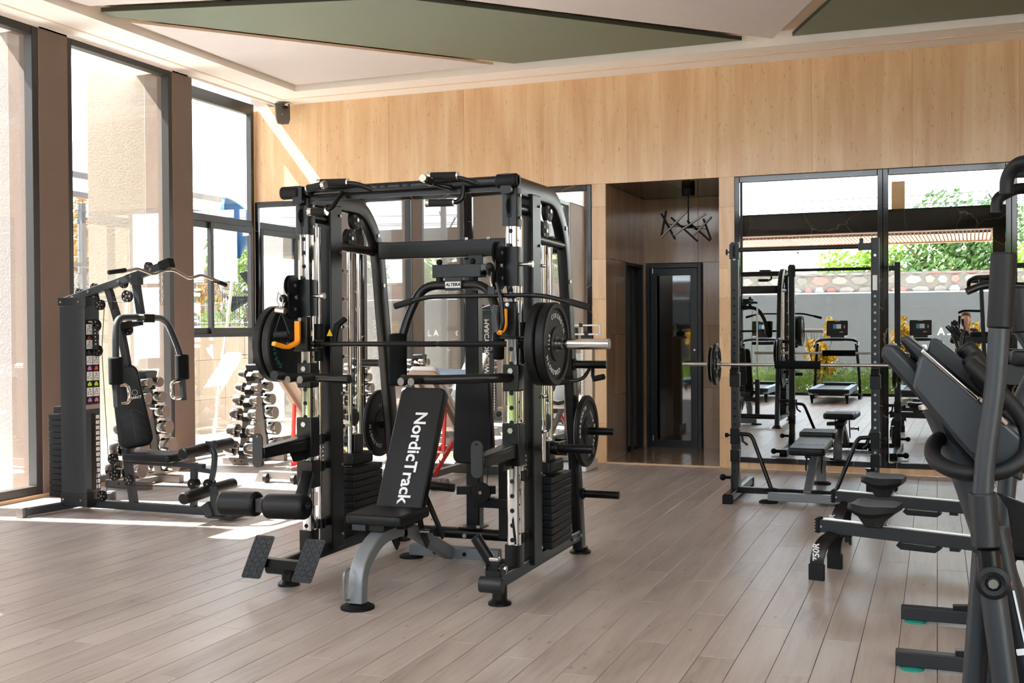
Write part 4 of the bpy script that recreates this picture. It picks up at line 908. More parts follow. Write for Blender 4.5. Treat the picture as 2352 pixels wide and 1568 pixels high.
# ---- lat bar and cable handles hanging from the pulleys
lt = thing('lat_bar', 'long black lat pulldown bar hanging from the right pulley carriage', 'lat bar', (-2.19, 5.42, 1.62))
MB().tube([(-2.765, 5.40, 1.565), (-2.58, 5.41, 1.612), (-2.0, 5.41, 1.612), (-1.90, 5.41, 1.605), (-1.665, 5.40, 1.545)], .0125, 14, rad=.06).build('bar', 'black', lt)
for a, b_ in (((-2.775, 5.40, 1.562), (-2.67, 5.405, 1.590)), ((-1.77, 5.405, 1.573), (-1.655, 5.40, 1.542))): MB().cyl(a, b_, .0175).build('grip', 'grip', lt)
MB().span((-2.225, 5.40, 1.615), (-2.185, 5.42, 1.66)).build('lug', 'charcoal', lt, bevel=.003)
cl = MB().tube([(-2.205, 5.41, 1.655), (-2.213, 5.41, 1.70), (-2.205, 5.41, 1.735), (-2.192, 5.41, 1.70), (-2.205, 5.41, 1.655)], .0035, 8).build('carabiner', 'steel', lt)
def handle(loc, label, d, strap=.12, m='grip'):
    t = thing('cable_handle', label, 'handle', loc, 'cable handles'); x, y, z = loc; d = Vector(d)*.055
    MB().cyl(Vector((x, y, z-strap))-d*.9, Vector((x, y, z-strap))+d*.9, .0165).build('grip', m, t, bevel=.003)
    for s in (-1, 1): MB().tube([(x, y, z), Vector((x, y, z-strap))+d*s], .0035, 6).build('strap', 'black', t)
    MB().cyl(Vector((x, y, z+.015))-Vector((.035, 0, 0)), Vector((x, y, z+.015))+Vector((.025, 0, -.008)), .018).build('swivel', 'steel', t); return t
handle((-3.475, 5.36, 1.535), 'black cable handle hanging from the left pulley carriage on a carabiner', (1, -.1, .03), .125)
lbn = Vector((-3.475, 5.36, 1.55)); t = bpy.data.objects['cable_handle']
MB().tube([lbn, lbn+Vector((-.03, 0, .05)), lbn+Vector((-.02, 0, .10)), lbn+Vector((.0, .02, .06)), lbn], .004, 8).build('carabiner', 'steel', t)
rh = thing('cable_handle', 'grey cable handle hanging straight down beside the lat bar lug', 'handle', (-2.17, 5.38, 1.6), 'cable handles')
MB().tube([(-2.165, 5.38, 1.56), (-2.175, 5.38, 1.50), (-2.165, 5.38, 1.42)], .019, 14).build('grip', 'graphite', rh)
MB().tube([(-2.17, 5.40, 1.68), (-2.14, 5.38, 1.60), (-2.13, 5.38, 1.46), (-2.15, 5.38, 1.41)], .012, 8, rad=.04).build('strap', 'black', rh)

# ================================================================ ADJUSTABLE BENCH with lettering (front), and its flat twin by the squat rack
def fid_bench(name, label, cx, y0, dr, back, txt, head):
    """dr=+1: seat end nearest the camera side; y0 = foot position; back = (lower y offset, top y offset, top z)"""
    t = thing(name, label, 'bench', (cx, y0+dr*.6, 0)); Y_ = lambda v: y0 + dr*v
    # curved front leg with disc foot and handle loop
    MB().bar([(cx, Y_(0), .03), (cx, Y_(.01), .20), (cx+.0, Y_(.20), .33), (cx, Y_(.46), .33)], .085, .07, (1, 0, 0), rad=.16, rr=.01).build('front_leg', 'silver_paint', t)
    MB().lathe((cx, Y_(0), 0), (0, 0, 1), [(.088, 0), (.088, .012), (.07, .022), (.03, .024)], 28).build('disc_foot', 'black_matte', t)
    MB().tube([(cx-.03, Y_(-.04), .05), (cx-.03, Y_(-.085), .06), (cx-.03, Y_(-.085), .20), (cx-.03, Y_(-.03), .21)], .007, 10, rad=.03).build('carry_handle', 'silver_paint', t)
    # main spine and rear T foot
    MB().bar([(cx, Y_(.40), .335), (cx, Y_(.62), .30), (cx, Y_(1.15), .06)], .06, .075, (1, 0, 0), rad=.08).build('spine', 'silver_paint', t, bevel=.004)
    MB().span((cx-.30, Y_(1.23)-.035, .02), (cx+.30, Y_(1.23)+.035, .085)).build('rear_foot_beam', 'silver_paint', t, bevel=.004)
    for s in (-1, 1): MB().lathe((cx+s*.30, Y_(1.23), 0), (0, 0, 1), [(.075, 0), (.075, .012), (.06, .02), (.03, .022)], 24).build('disc_foot', 'black_matte', t)
    for k in (-.12, .08): MB().cyl((cx+k, Y_(1.23)-dr*.037, .05), (cx+k, Y_(1.23)-dr*.042, .05), .013).build('plug', 'black_matte', t)
    # adjuster ladders with pop pins
    for s, yy in ((-.07, .50), (.07, .60)):
        MB().bar([(cx+s, Y_(yy-.02), .40), (cx+s, Y_(yy+.03), .28), (cx+s, Y_(yy+.10), .20)], .010, .05, (1, 0, 0), rad=.08).build('adjuster_arc', 'black', t, bevel=.002)
        pp = MB().cyl((cx+s, Y_(yy), .30), (cx+s+.06, Y_(yy), .30), .012).build('pop_pin', 'steel', t)
        MB().cyl((cx+s+.06, Y_(yy), .30), (cx+s+.10, Y_(yy), .30), .009).cyl((cx+s+.09, Y_(yy), .30), (cx+s+.10, Y_(yy), .30), .024).build('pin_knob', 'black_matte', pp)
    # seat and back
    if head: MB().pad((cx, Y_(.35), .425), (1, 0, 0), (0, 1, 0), .34, .38, .055, .04).build('seat_pad', 'vinyl', t)
    else:
        st_ = MB().pad((cx, Y_(.20), .475), (1, 0, 0), Vector((0, 1, .0)), .31, .36, .06, .04).build('seat_pad', 'vinyl', t)
        for k in range(5): MB().span((cx-.14, Y_(.06+.06*k)-.002, .5045), (cx+.14, Y_(.06+.06*k)+.002, .5065)).build('seam', 'black_matte', st_)
    MB().span((cx-.05, Y_(.20), .36), (cx+.05, Y_(.55), .40)).build('seat_bracket', 'black', t, bevel=.004)
    MB().span((cx-.13, Y_(.18), .365), (cx-.05, Y_(.30), .398)).build('seat_block', 'graphite', t)
    a, b_ = Vector((cx, Y_(back[0]), back[1])), Vector((cx, Y_(back[2]), back[3])); vv = (b_-a).normalized(); uu = Vector((1, 0, 0)); nn = uu.cross(vv)
    if back[4]: nn = -nn
    L = (b_-a).length
    pd = MB().pad((a+b_)/2, uu, vv, .29, L, .062, .045).build('back_pad', 'vinyl', t)
    nf = Vector((0, -dr*vv.z, dr*vv.y)); nf.normalize()
    if txt: text(txt[0], txt[1], (a+b_)/2 + vv*txt[2] + uu*txt[3] + nf*.033, -vv if not txt[4] else uu, (1, 0, 0) if not txt[4] else vv, 'white', pd, bold=.0022, ext=.001)
    MB().bar([a+nf*-.045+vv*.04, b_+nf*-.045-vv*.12], .05, .04, (1, 0, 0)).build('back_bracket', 'black', t, bevel=.003)
    if back[3] > .7:
        m_ = a + vv*.30 - nf*.05
        MB().bar([m_, m_ + Vector((.05, dr*.06, -.12)), Vector((cx+.05, Y_(.95), .20))], .012, .035, (1, 0, 0), rad=.1).build('back_strut', 'black', t)
        discs(t, [m_.lerp(Vector((cx+.05, Y_(.95), .20)), .2+.1*k)+Vector((.0, -.035, 0)) for k in range(7)], (0, -1, 0), .006, 'steel', n=8)
        MB().pad((cx, Y_(.42), .37), (1, 0, 0), (0, 1, 0), .2, .12, .05, .02).build('hinge_block', 'black', t)
    return t
fid_bench('incline_bench', 'black incline bench with white lettering on the backrest, inside the smith machine', -2.79, 4.985, 1, (.46, .37, .83, 1.085, False), ('NordicTrack', .105, -.03, 0.02, False), True)
fid_bench('flat_bench', 'dark flat bench on grey legs standing inside the squat rack', -0.985, 10.32, -1, (.42, .44, 1.22, .42, False), ('NORDICTRACK', .03, .12, 0, True), False)

# ================================================================ BENCHES WITH RED STRUTS at the back
def red_bench(label, cx, yb):
    t = thing('utility_bench', label, 'bench', (cx, yb+.5, 0), 'reclined utility benches')
    a, b_ = Vector((cx, yb+.62, .50)), Vector((cx, yb+.02, 1.06)); vv = (b_-a).normalized(); uu = Vector((1, 0, 0)); nn = Vector((0, vv.z, -vv.y))
    MB().pad((a+b_)/2 + nn*.03, uu, vv, .30, (b_-a).length, .05, .05, wt=.27).build('back_pad', 'white_vinyl', t)
    pr = [(x_*1.0, y_) for x_, y_ in rrect(.285, (b_-a).length-.02, .05, 5)]
    MB().prism(pr, (a+b_)/2 + nn*.004, uu, vv, -nn*.012).build('back_board', 'taupe', t)
    for s in (-1, 1): MB().bar([a+uu*s*.075-nn*.028+vv*.02, b_+uu*s*.075-nn*.028-vv*.10], .028, .045, uu).build('back_rail', 'taupe', t, bevel=.003)
    discs(t, [a.lerp(b_, f)+uu*s*.11-nn*.008 for f in (.1, .9) for s in (-1, 1)], -nn, .008, 'black_matte', 'screw', 8, .005)
    # logo: ring with small line of print on the white face
    q = (a+b_)/2 + vv*.22 + nn*.0565
    ring = MB().tube([q + uu*.022*math.cos(k*.33) + vv*.022*math.sin(k*.33) for k in range(20)], .0035, 6).tube([q+vv*.022, q-vv*.022], .003, 6).build('red_ring', 'red', t)
    text('MARCY', .028, q - vv*.05, -uu, vv, 'red', t, bold=.0008)
    MB().pad((cx, yb+.82, .48), (1, 0, 0), (0, 1, 0), .30, .34, .05, .04).build('seat_pad', 'white_vinyl', t)
    MB().bar([(cx, yb+.10, .10), (cx, yb+1.25, .10)], .06, .06, (1, 0, 0)).build('floor_beam', 'grey_paint', t, bevel=.003)
    MB().bar([(cx, yb+1.2, .10), (cx, yb+.66, .44)], .05, .05, (1, 0, 0)).build('seat_post', 'grey_paint', t, bevel=.003)
    MB().span((cx-.21, yb-.04, .035), (cx+.21, yb+.04, .105)).build('rear_foot_beam', 'grey_paint', t, bevel=.003)
    MB().span((cx-.22, yb+1.22, .02), (cx+.22, yb+1.29, .09)).build('front_foot_beam', 'grey_paint', t, bevel=.003)
    for s in (-1, 1):
        MB().cyl((cx+s*.15-.02, yb-.055, .045), (cx+s*.15+.02, yb-.055, .045), .042).build('wheel', 'rubber', t, bevel=.004)
        MB().prism([(0, 0), (.10, 0), (.05, .10), (.0, .10)], (cx+s*.20, yb-.03, 0), (s, 0, 0), (0, 0, 1), (0, .07, 0)).build('foot_wing', 'grey_paint', t)
    # toothed red ladder on the floor beam and two red struts to the back
    for s in (-1, 1):
        la = MB().bar([(cx+s*.045, yb+.18, .10), (cx+s*.045, yb+.62, .36)], .008, .055, (1, 0, 0)).build('ladder_side', 'red', t)
        for k in range(5): MB().prism([(0, 0), (.03, .015), (.0, .045)], Vector((cx+s*.045, yb+.20+.085*k, .14+.05*k)), (0, 1, 0), (0, 0, 1), (.008, 0, 0)).build('tooth', 'red', la)
        MB().bar([(cx+s*.085, yb+.34, .78), (cx+s*.085, yb+.30, .30)], .03, .03, (1, 0, 0)).build('red_strut', 'red', t, bevel=.004)
    MB().cyl((cx-.10, yb+.30, .30), (cx+.10, yb+.30, .30), .012).build('ladder_pin', 'steel', t)
    return t
red_bench('left white bench with taupe underside and red struts near the dumbbell racks', -5.70, 8.80)
red_bench('right white bench with taupe underside and red struts, behind the smith machine', -4.30, 8.85)
# grey base of a hyperextension stand beside them
hs = thing('roman_chair', 'grey roman chair with blue-grey thigh pad behind the incline bench', 'roman chair', (-3.95, 9.85, 0))
MB().span((-4.72, 9.80, .02), (-3.72, 9.88, .10)).build('floor_beam', 'charcoal', hs, bevel=.003)
MB().bar([(-4.12, 9.84, .10), (-4.12, 9.84, .93)], .07, .07, (1, 0, 0)).build('upright', 'grey_paint', hs, bevel=.003)
MB().bar([(-4.12, 9.88, .06), (-4.12, 10.6, .06)], .06, .06, (1, 0, 0)).build('rear_beam', 'charcoal', hs, bevel=.003)
MB().cyl((-4.62, 9.82, .97), (-4.14, 9.82, .95), .075, n=24).build('thigh_pad', 'bluegrey', hs, bevel=.02)
MB().tube([(-4.12, 9.84, .55), (-4.25, 9.84, .52), (-4.4, 9.80, .55)], .02).build('ankle_bar', 'black', hs)

# ================================================================ DUMBBELL RACKS
def db_rack(label, cx, yc):
    t = thing('dumbbell_rack', label, 'dumbbell rack', (cx, yc, 0), 'A-frame dumbbell racks')
    for s, y0, y1 in ((-1, yc-.22, yc-.03), (1, yc+.22, yc+.03)):
        MB().bar([(cx-.01, y0, .06), (cx-.01, y1, 1.02)], .075, .05, (1, 0, 0)).build('post', 'grey_paint', t, bevel=.003)
        for k, z in enumerate((.95, .81, .673, .525, .355, .174)):
            f = (z-.06)/.96; y = y0 + (y1-y0)*f + s*.035
            MB().prism([(-.035, -.05), (.035, -.05), (.045, .0), (.0, .05), (-.045, .0)], (cx-.035, y, z-.02), (0, 1, 0), (0, 0, 1), (.07, 0, 0)).build('saddle', 'black_matte', t, bevel=.004)
        MB().span((cx-.24, y0-.04, .0), (cx+.24, y0+.03, .07)).build('foot_beam', 'grey_paint', t, bevel=.003)
        for dx in (-.08, .0): MB().cyl((cx+dx, y0-.042, .04), (cx+dx, y0-.044, .04), .009, n=8).build('bolt', 'black_matte', t)
    MB().bar([(cx-.01, yc-.24, .035), (cx-.01, yc+.24, .035)], .05, .05, (1, 0, 0)).build('spreader', 'grey_paint', t, bevel=.003)
    MB().prism([(-.06, 0), (.06, 0), (.09, .08), (.05, .09), (-.05, .09), (-.09, .08)], (cx-.06, yc, .97), (0, 1, 0), (0, 0, 1), (.14, 0, 0)).build('top_cap', 'graphite', t, bevel=.003)
    MB().cyl((cx-.05, yc+.06, .70), (cx+.10, yc+.06, .70), .007).build('link_rod', 'steel', t)
    return t
r1 = db_rack('A-frame dumbbell rack behind the multi gym seat', -6.85, 8.27)
r2 = db_rack('A-frame dumbbell rack standing by the corner window', -6.85, 10.04)
def dumbbell_protos():
    out = []
    for L, rd in ((.255, .048), (.275, .055), (.30, .062), (.325, .069), (.345, .075), (.365, .081)):
        t = thing('dumbbell', '', 'dumbbell', (0, 0, -5))
        h = L*.30
        for s in (-1, 1):
            hd = MB().lathe((s*(L/2-h), 0, -5), (s, 0, 0), [(rd*.55, -.004), (rd*.96, 0), (rd, .006), (rd, h-.006), (rd*.95, h)], 12).build('head', 'db_steel', t)
            MB().lathe((s*(L/2), 0, -5), (s, 0, 0), [(rd*.9, -.002), (rd*.9, .0012), (rd*.1, .0012)], 24).build('face', 'db_face', hd)
        MB().cyl((-(L/2-h)-.003, 0, -5), ((L/2-h)+.003, 0, -5), .0145).build('handle', 'chrome', t)
        out.append(t)
    return out
protos = dumbbell_protos(); names = ('topmost', 'second from the top', 'third from the top', 'third from the bottom', 'second from the bottom', 'lowest')
used = set()
for rk, yc, wh in ((r2, 10.04, 'rack by the corner window'), (r1, 8.27, 'rack behind the multi gym')):
    for s, y0, y1, side in ((-1, yc-.24, yc-.065, 'camera side'), (1, yc+.225, yc+.085, 'mirror side')):
        for k, z in enumerate((.95, .81, .673, .525, .355, .174)):
            lab = 'chrome dumbbell, %s, %s, on the %s' % (names[k], side, wh); pos = (-6.86, y1 + (y0-y1)*((.95-z)/.776) , z)
            if k in used: dup(protos[k], pos, label=lab, group='chrome dumbbells on the A-frame racks')
            else: protos[k].location = pos; protos[k]['label'] = lab; protos[k]['group'] = 'chrome dumbbells on the A-frame racks'; used.add(k)

# ================================================================ MULTI GYM (left)
mg = thing('multi_gym', 'grey home multi gym with press arms, exercise chart and leg rollers by the left windows', 'multi gym', (-6.0, 6.97, 0))
GY = 6.97
MB().bar([(-6.56, 6.52, .04), (-6.50, 6.70, .045), (-6.46, 7.0, .045), (-6.50, 7.42, .04)], .055, .065, (0, 0, 1), rad=.3).build('rear_foot', 'graphite', mg, bevel=.003)
for p in ((-6.565, 6.51, .04), (-6.51, 7.43, .04)): MB().box(p, (.065, .05, .075)).build('foot_cap', 'grey_paint', mg, bevel=.003)
MB().bar([(-6.44, GY, .055), (-5.05, GY, .055)], .06, .06, (0, 0, 1)).build('base_beam', 'graphite', mg, bevel=.004)
# guard tower: folded sheet, plain sides and the exercise chart on the face towards the seat
TXa, TXb, TYa, TYb = -6.475, -6.235, 6.83, 7.01
def shell(x0, x1, y0, y1, z0, z1, t, m, nm):
    return MB().prism([(x0, y0), (x1-.03, y0), (x1, y0+.012), (x1, y1-.012), (x1-.03, y1), (x0, y1), (x0, y1-t), (x1-t-.03, y1-t), (x1-t, y1-t-.012), (x1-t, y0+t+.012), (x1-t-.03, y0+t), (x0, y0+t)], (0, 0, z0), (1, 0, 0), (0, 1, 0), (0, 0, z1-z0)).build(nm, m, mg)
shell(TXa, TXb, TYa, TYb, .14, 1.63, .004, 'graphite', 'guard_tower')
MB().prism([(TXa-.01, TYa-.01), (TXb-.02, TYa-.01), (TXb+.01, TYa+.01), (TXb+.01, TYb-.01), (TXb-.02, TYb+.01), (TXa-.01, TYb+.01)], (0, 0, 1.625), (1, 0, 0), (0, 1, 0), (0, 0, .07)).build('tower_cap', 'charcoal', mg, bevel=.002)
shell(TXa-.005, TXb+.006, TYa-.006, TYb+.006, .05, .15, .006, 'charcoal', 'tower_base')
for x_ in (-6.455, -6.28): MB().cyl((x_, TYa-.010, 1.66), (x_, TYa-.014, 1.66), .008).build('bolt', 'steel', mg); MB().cyl((x_, TYa-.006, .10), (x_, TYa-.010, .10), .008).build('bolt', 'steel', mg)
MB().cyl((TXb+.01, TYb-.02, 1.66), (TXb+.014, TYb-.02, 1.66), .008).build('bolt', 'steel', mg)
q0, q1 = Vector((TXb, TYa+.012, 0)), Vector((TXb, TYb-.012, 0)); du = (q1-q0).normalized(); W_ = (q1-q0).length; nf = Vector((1, 0, 0))
def chart(a0, a1, z0, z1, m, off, nm, par):
    p = q0 + du*W_*a0 + nf*off; e = du*W_*(a1-a0); Z0, Z1, n1 = Vector((0, 0, z0)), Vector((0, 0, z1)), nf*.001
    return MB().loft([[p+Z0, p+e+Z0, p+e+Z1, p+Z1], [p+n1+Z0, p+n1+e+Z0, p+n1+e+Z1, p+n1+Z1]]).build(nm, m, par)
ch = chart(.04, .98, .86, 1.52, 'black_matte', .001, 'exercise_chart', mg)
M['pink'] = mat('chart_pink', '#c86aa8', .5); M['brownred'] = mat('chart_brown', '#7a3a2c', .5); M['lime'] = mat('chart_lime', '#b9d414', .5)
zrow = 1.485; cols = ['brownred', 'graphite', 'red', 'lime', 'pink']
text('EXERCISES', .018, q0+du*W_*.5+nf*.003+Vector((0, 0, 1.503)), du, (0, 0, 1), 'white', ch, bold=.0004)
for r_i in range(5):
    for c_i in range(2):
        a0 = .07 + .46*c_i; zt = zrow - .125*r_i; hh = .07 if r_i else .082
        pn_ = chart(a0, a0+.41, zt-hh, zt, 'white_vinyl', .0025, 'chart_picture', ch)
        p = q0 + du*W_*(a0+.2) + nf*.0045
        b = MB(); b.tube([p+du*-.020+Vector((0, 0, zt-hh+.012)), p+du*-.016+Vector((0, 0, zt-.035)), p+du*.018+Vector((0, 0, zt-.03))], .0016, 5).tube([p+Vector((0, 0, zt-.05)), p+du*.02+Vector((0, 0, zt-.055)), p+du*.018+Vector((0, 0, zt-hh+.01))], .0022, 5).ball(p+Vector((0, 0, zt-.016)), .005, 5); b.build('figure', 'graphite', pn_)
        mz = zt-hh-.024; p2 = q0 + du*W_*(a0+.2) + nf*.004
        MB().ball(p2+Vector((0, 0, mz)), .015, 6, (.3, 1, 1.0)).ball(p2+du*.012+Vector((0, 0, mz-.008)), .010, 6, (.3, 1, 1.2)).ball(p2-du*.012+Vector((0, 0, mz-.008)), .010, 6, (.3, 1, 1.2)).build('muscle_figure', cols[r_i] if not (r_i == 2 and c_i == 0) else 'pink', ch)
chart(.0, 1.0, .815, .85, 'steel', .001, 'label_strip', mg)
chart(.40, .66, .17, .78, 'black_matte', .0012, 'slot', mg)
for k in range(14):
    n_ = chart(.68, .92, .735-.0425*k, .762-.0425*k, 'white_vinyl', .002, 'number_tag', mg)
    text(str(k+1), .019, q0+du*W_*.80+nf*.0036+Vector((0, 0, .7485-.0425*k)), du, (0, 0, 1), 'black_matte', n_)
# side lettering on the far side (seen in the mirror)
text('MARCY/DRAM', .105, (-6.33, TYb+.001, 1.22), (0, 0, -1), (-1, 0, 0), 'white', mg, bold=.002); text('MWM-HL', .105, (-6.33, TYb+.001, .72), (0, 0, -1), (-1, 0, 0), 'white', mg, bold=.002)
for k in range(14): MB().span((-6.63, 6.86, .105+.0475*k), (-6.48, 6.98, .105+.0475*k+.044)).build('stack_plate', 'rubber', mg, bevel=.003)
MB().span((-6.60, 6.88, .775), (-6.50, 6.96, .83)).build('stack_head', 'rubber', mg, bevel=.004)
for x_ in (-6.42, -6.32): MB().cyl((x_, 6.92, .08), (x_, 6.92, 1.62), .011).build('stack_rod', 'chrome', mg)
# top boom
MB().bar([(-6.56, GY, 1.665), (-5.56, GY, 1.935)], .055, .06, (0, 1, 0)).build('top_boom', 'graphite', mg, bevel=.004)
MB().bar([(-5.60, GY, 1.925), (-5.50, GY, 1.955)], .07, .075, (0, 1, 0)).build('boom_cap', 'black_matte', mg, bevel=.006)
for x_, z_ in ((-6.45, 1.70), (-6.29, 1.745), (-5.99, 1.82), (-5.87, 1.855), (-5.68, 1.905)): MB().cyl((x_, GY-.034, z_), (x_, GY-.024, z_), .013).build('bolt', 'steel', mg)
def mpul(x_, z_, r_=.042, y_=GY, par=mg):
    pl_ = MB().lathe((x_, y_-.012, z_), (0, 1, 0), [(r_*.55, .004), (r_, 0), (r_*.86, .012), (r_, .024), (r_*.55, .020)], 24).build('pulley', 'rubber', par)
    MB().cyl((x_, y_-.016, z_), (x_, y_-.010, z_), .010).build('bolt', 'steel', pl_)
    discs(pl_, [(x_+r_*.62*math.cos(2*math.pi*k/5), y_-.0116, z_+r_*.62*math.sin(2*math.pi*k/5)) for k in range(5)], (0, -1, 0), r_*.14, 'taupe', 'spoke_gap', 8); return pl_
for x_, z_ in ((-6.40, 1.735), (-6.25, 1.775), (-5.96, 1.80), (-5.72, 1.93), (-6.25, 1.70)): mpul(x_, z_, .035)
mpul(-5.895, 1.70, .047, 6.93); mpul(-6.16, 1.637, .042, 6.93); mpul(-5.97, 1.437, .043, 7.02)
ln = MB().prism(rrect(.05, .25, .025, 5), (-6.20, 6.92, 1.37), (1, 0, 0), (-.06, 0, 1), (0, -.006, 0)).build('pulley_link', 'charcoal', mg)
discs(ln, [(-6.20+.0015*k, 6.9138, 1.44-.028*k) for k in range(5)], (0, -1, 0), .005, 'white', n=8); mpul(-6.208, 1.475, .048, 6.93); mpul(-6.193, 1.275, .045, 6.93)
MB().bar([(-6.12, GY, 1.78), (-5.98, GY, 1.40), (-5.90, GY, .95)], .05, .05, (0, 1, 0), rad=.2).build('mast', 'graphite', mg, bevel=.003)
MB().span((-6.055, GY-.028, 1.60), (-6.025, GY-.026, 1.70)).build('mast_slot', 'black_matte', mg)
MB().bar([(-5.85, GY, 1.85), (-5.80, GY, 1.56)], .05, .05, (0, 1, 0)).span((-5.87, GY-.035, 1.79), (-5.80, GY+.035, 1.86)).build('pec_mast', 'graphite', mg, bevel=.003)
MB().tube([(-5.80, GY-.07, 1.535), (-5.80, GY+.07, 1.535)], .028).build('pivot_tube', 'graphite', mg)
MB().bar([(-5.98, GY, 1.47), (-5.80, GY, 1.50)], .05, .05, (0, 1, 0)).build('pivot_arm', 'black', mg)
ya, yb_ = 6.62, 7.36
MB().tube([(-5.76, GY-.05, 1.535), (-5.76, ya+.04, 1.53), (-5.745, ya, 1.40), (-5.745, ya, 1.22)], .026, 14, rad=[.14, .10]).build('press_arm', 'graphite', mg)
MB().tube([(-5.76, GY+.05, 1.535), (-5.78, yb_-.12, 1.53), (-5.76, yb_-.02, 1.34), (-5.73, yb_+.02, 1.18)], .026, 14, rad=[.14, .12]).build('press_arm', 'graphite', mg)
for y_, x_ in ((ya, -5.745), (yb_+.02, -5.735)):
    MB().cyl((x_, y_, 1.235), (x_+.005, y_, 1.03), .055, n=24).build('foam_roll', 'foam', mg, bevel=.012)
    MB().bar([(x_, y_, 1.04), (x_+.012, y_, .86)], .042, .042, (1, 0, 0)).build('handle_post', 'graphite', mg, bevel=.003)
    s = 1 if y_ < 7 else -1
    MB().tube([(x_, y_+s*.02, 1.02), (x_, y_+s*.14, 1.02), (x_+.01, y_+s*.14, .88), (x_+.01, y_+s*.02, .885)], .013, 12, rad=.06).build('hand_grip', 'chrome', mg)
bd = MB().span((-5.745, GY-.075, 1.495), (-5.725, GY+.075, 1.56)).build('badge_plate', 'black_matte', mg, bevel=.003)
# badge faces the camera side
bd2 = MB().span((-5.82, GY-.085, 1.497), (-5.69, GY-.078, 1.56)).build('badge', 'black_matte', mg, bevel=.003)
MB().tube([(-5.81, GY-.087, 1.506), (-5.70, GY-.087, 1.506), (-5.70, GY-.087, 1.551), (-5.81, GY-.087, 1.551), (-5.81, GY-.087, 1.506)], .0018, 5).build('badge_line', 'steel', bd2)
text('@MARCY', .030, (-5.755, GY-.0865, 1.528), (1, 0, 0), (0, 0, 1), 'steel', bd2, bold=.0008)
# back pad with chevrons
a, b_ = Vector((-5.83, GY-.02, .52)), Vector((-5.96, GY-.02, 1.155)); vv = (b_-a).normalized(); uu = Vector((.75, .66, 0)).normalized(); uu = (uu - vv*uu.dot(vv)).normalized(); nn = uu.cross(vv)
bp = MB().pad((a+b_)/2, uu, vv, .27, (b_-a).length, .08, .07, e=.02, wt=.20).build('back_pad', 'vinyl', mg)
nn = nn if nn.y < 0 else -nn
b = MB(); c0 = (a+b_)/2 + nn*.041
b.tube([c0 - vv*.02, c0 - vv*.26], .003, 6)
for k in range(4):
    q = c0 - vv*(.03+.065*k)
    for s in (-1, 1): b.tube([q, q + uu*s*.03, q + uu*s*.09 - vv*.05], .0022, 6)
b.build('stitching', 'graphite', bp)
text('MARCY', .026, c0 + vv*.06 + uu*.05 + nn*.001, uu, vv, 'white', bp, bold=.0006)
MB().tube([c0 + vv*.10 + uu*.05 + nn*.001 + uu*.02*math.cos(k*.33) + vv*.02*math.sin(k*.33) for k in range(20)], .0014, 5).build('logo_ring', 'white', bp)
# seat frame
MB().bar([(-5.955, GY, .62), (-5.955, GY, .48), (-5.88, GY, .05)], .05, .055, (0, 1, 0)).build('seat_upright', 'graphite', mg, bevel=.003)
MB().bar([(-5.93, GY, .405), (-5.22, GY, .395)], .05, .035, (0, 1, 0)).build('seat_rail', 'graphite', mg, bevel=.003)
MB().pad((-5.66, GY, .455), (1, 0, 0), (0, 1, 0), .46, .30, .06, .04).build('seat_pad', 'vinyl', mg)
MB().bar([(-5.31, GY, .42), (-5.32, GY, .05)], .045, .045, (0, 1, 0)).build('front_post', 'graphite', mg, bevel=.003)
MB().tube([(-5.17, GY, .565), (-5.12, GY, .50), (-5.13, GY, .36), (-5.18, GY, .22)], .024, 12, rad=.12).bar([(-5.28, GY, .37), (-5.15, GY, .36)], .04, .035, (0, 1, 0)).build('leg_lever', 'graphite', mg)
for (x_, z_) in ((-5.315, .26), (-5.17, .265)):
    d_ = MB().cyl((x_, GY-.035, z_), (x_, GY+.035, z_), .038).build('pivot_disc', 'black_matte', mg, bevel=.004); MB().cyl((x_, GY-.038, z_), (x_, GY-.034, z_), .008).build('bolt', 'steel', d_)
MB().cyl((-5.19, GY-.30, .52), (-5.19, GY-.03, .535), .043).cyl((-5.19, GY+.03, .535), (-5.19, GY+.30, .545), .043).build('leg_roller', 'rubber', mg, bevel=.008)
MB().cyl((-5.17, GY-.32, .195), (-5.17, GY-.03, .21), .045).cyl((-5.17, GY+.03, .215), (-5.17, GY+.30, .225), .045).build('leg_roller', 'rubber', mg, bevel=.008)
MB().bar([(-5.19, GY, .565), (-5.12, GY, .57)], .05, .05, (0, 1, 0)).build('lever_head', 'graphite', mg, bevel=.004)
fpl = MB().prism([(0, 0), (.13, 0), (.05, .22), (-.01, .22)], (-5.08, 6.86, .04), (1, 0, 0), (0, 0, 1), (0, .006, 0)).build('foot_brace', 'graphite', mg)
MB().span((-5.12, 6.86, .02), (-4.90, 7.1, .05)).prism([(0, 0), (.07, .02), (.02, .12), (-.04, .08)], (-5.12, 6.84, .03), (1, 0, 0), (0, 0, 1), (0, .05, 0)).build('foot_plate', 'charcoal', mg, bevel=.003)
mpul(-6.05, .425, .044, 6.93); mpul(-6.035, .30, .046, 6.93); mpul(-6.171, .125, .042, 6.94); mpul(-5.90, .265, .04, 6.93)
MB().bar([(-6.05, 6.92, .44), (-6.04, 6.92, .29)], .03, .008, (0, 1, 0)).build('pulley_link', 'charcoal', mg)
for pts in ([(-6.26, 6.92, 1.66), (-6.25, 6.92, .95), (-6.20, 6.93, .16)], [(-6.12, 6.93, 1.62), (-6.15, 6.93, 1.28), (-6.09, 6.92, .45)], [(-6.07, 6.92, .29), (-6.13, 6.93, .14)], [(-5.94, 6.93, 1.76), (-5.88, 6.93, 1.735)], [(-6.12, 6.93, 1.665), (-5.90, 6.93, 1.655)], [(-5.88, 6.93, .225), (-5.2, 6.94, .235)]):
    MB().tube(pts, .0028, 6).build('cable', 'rubber', mg)
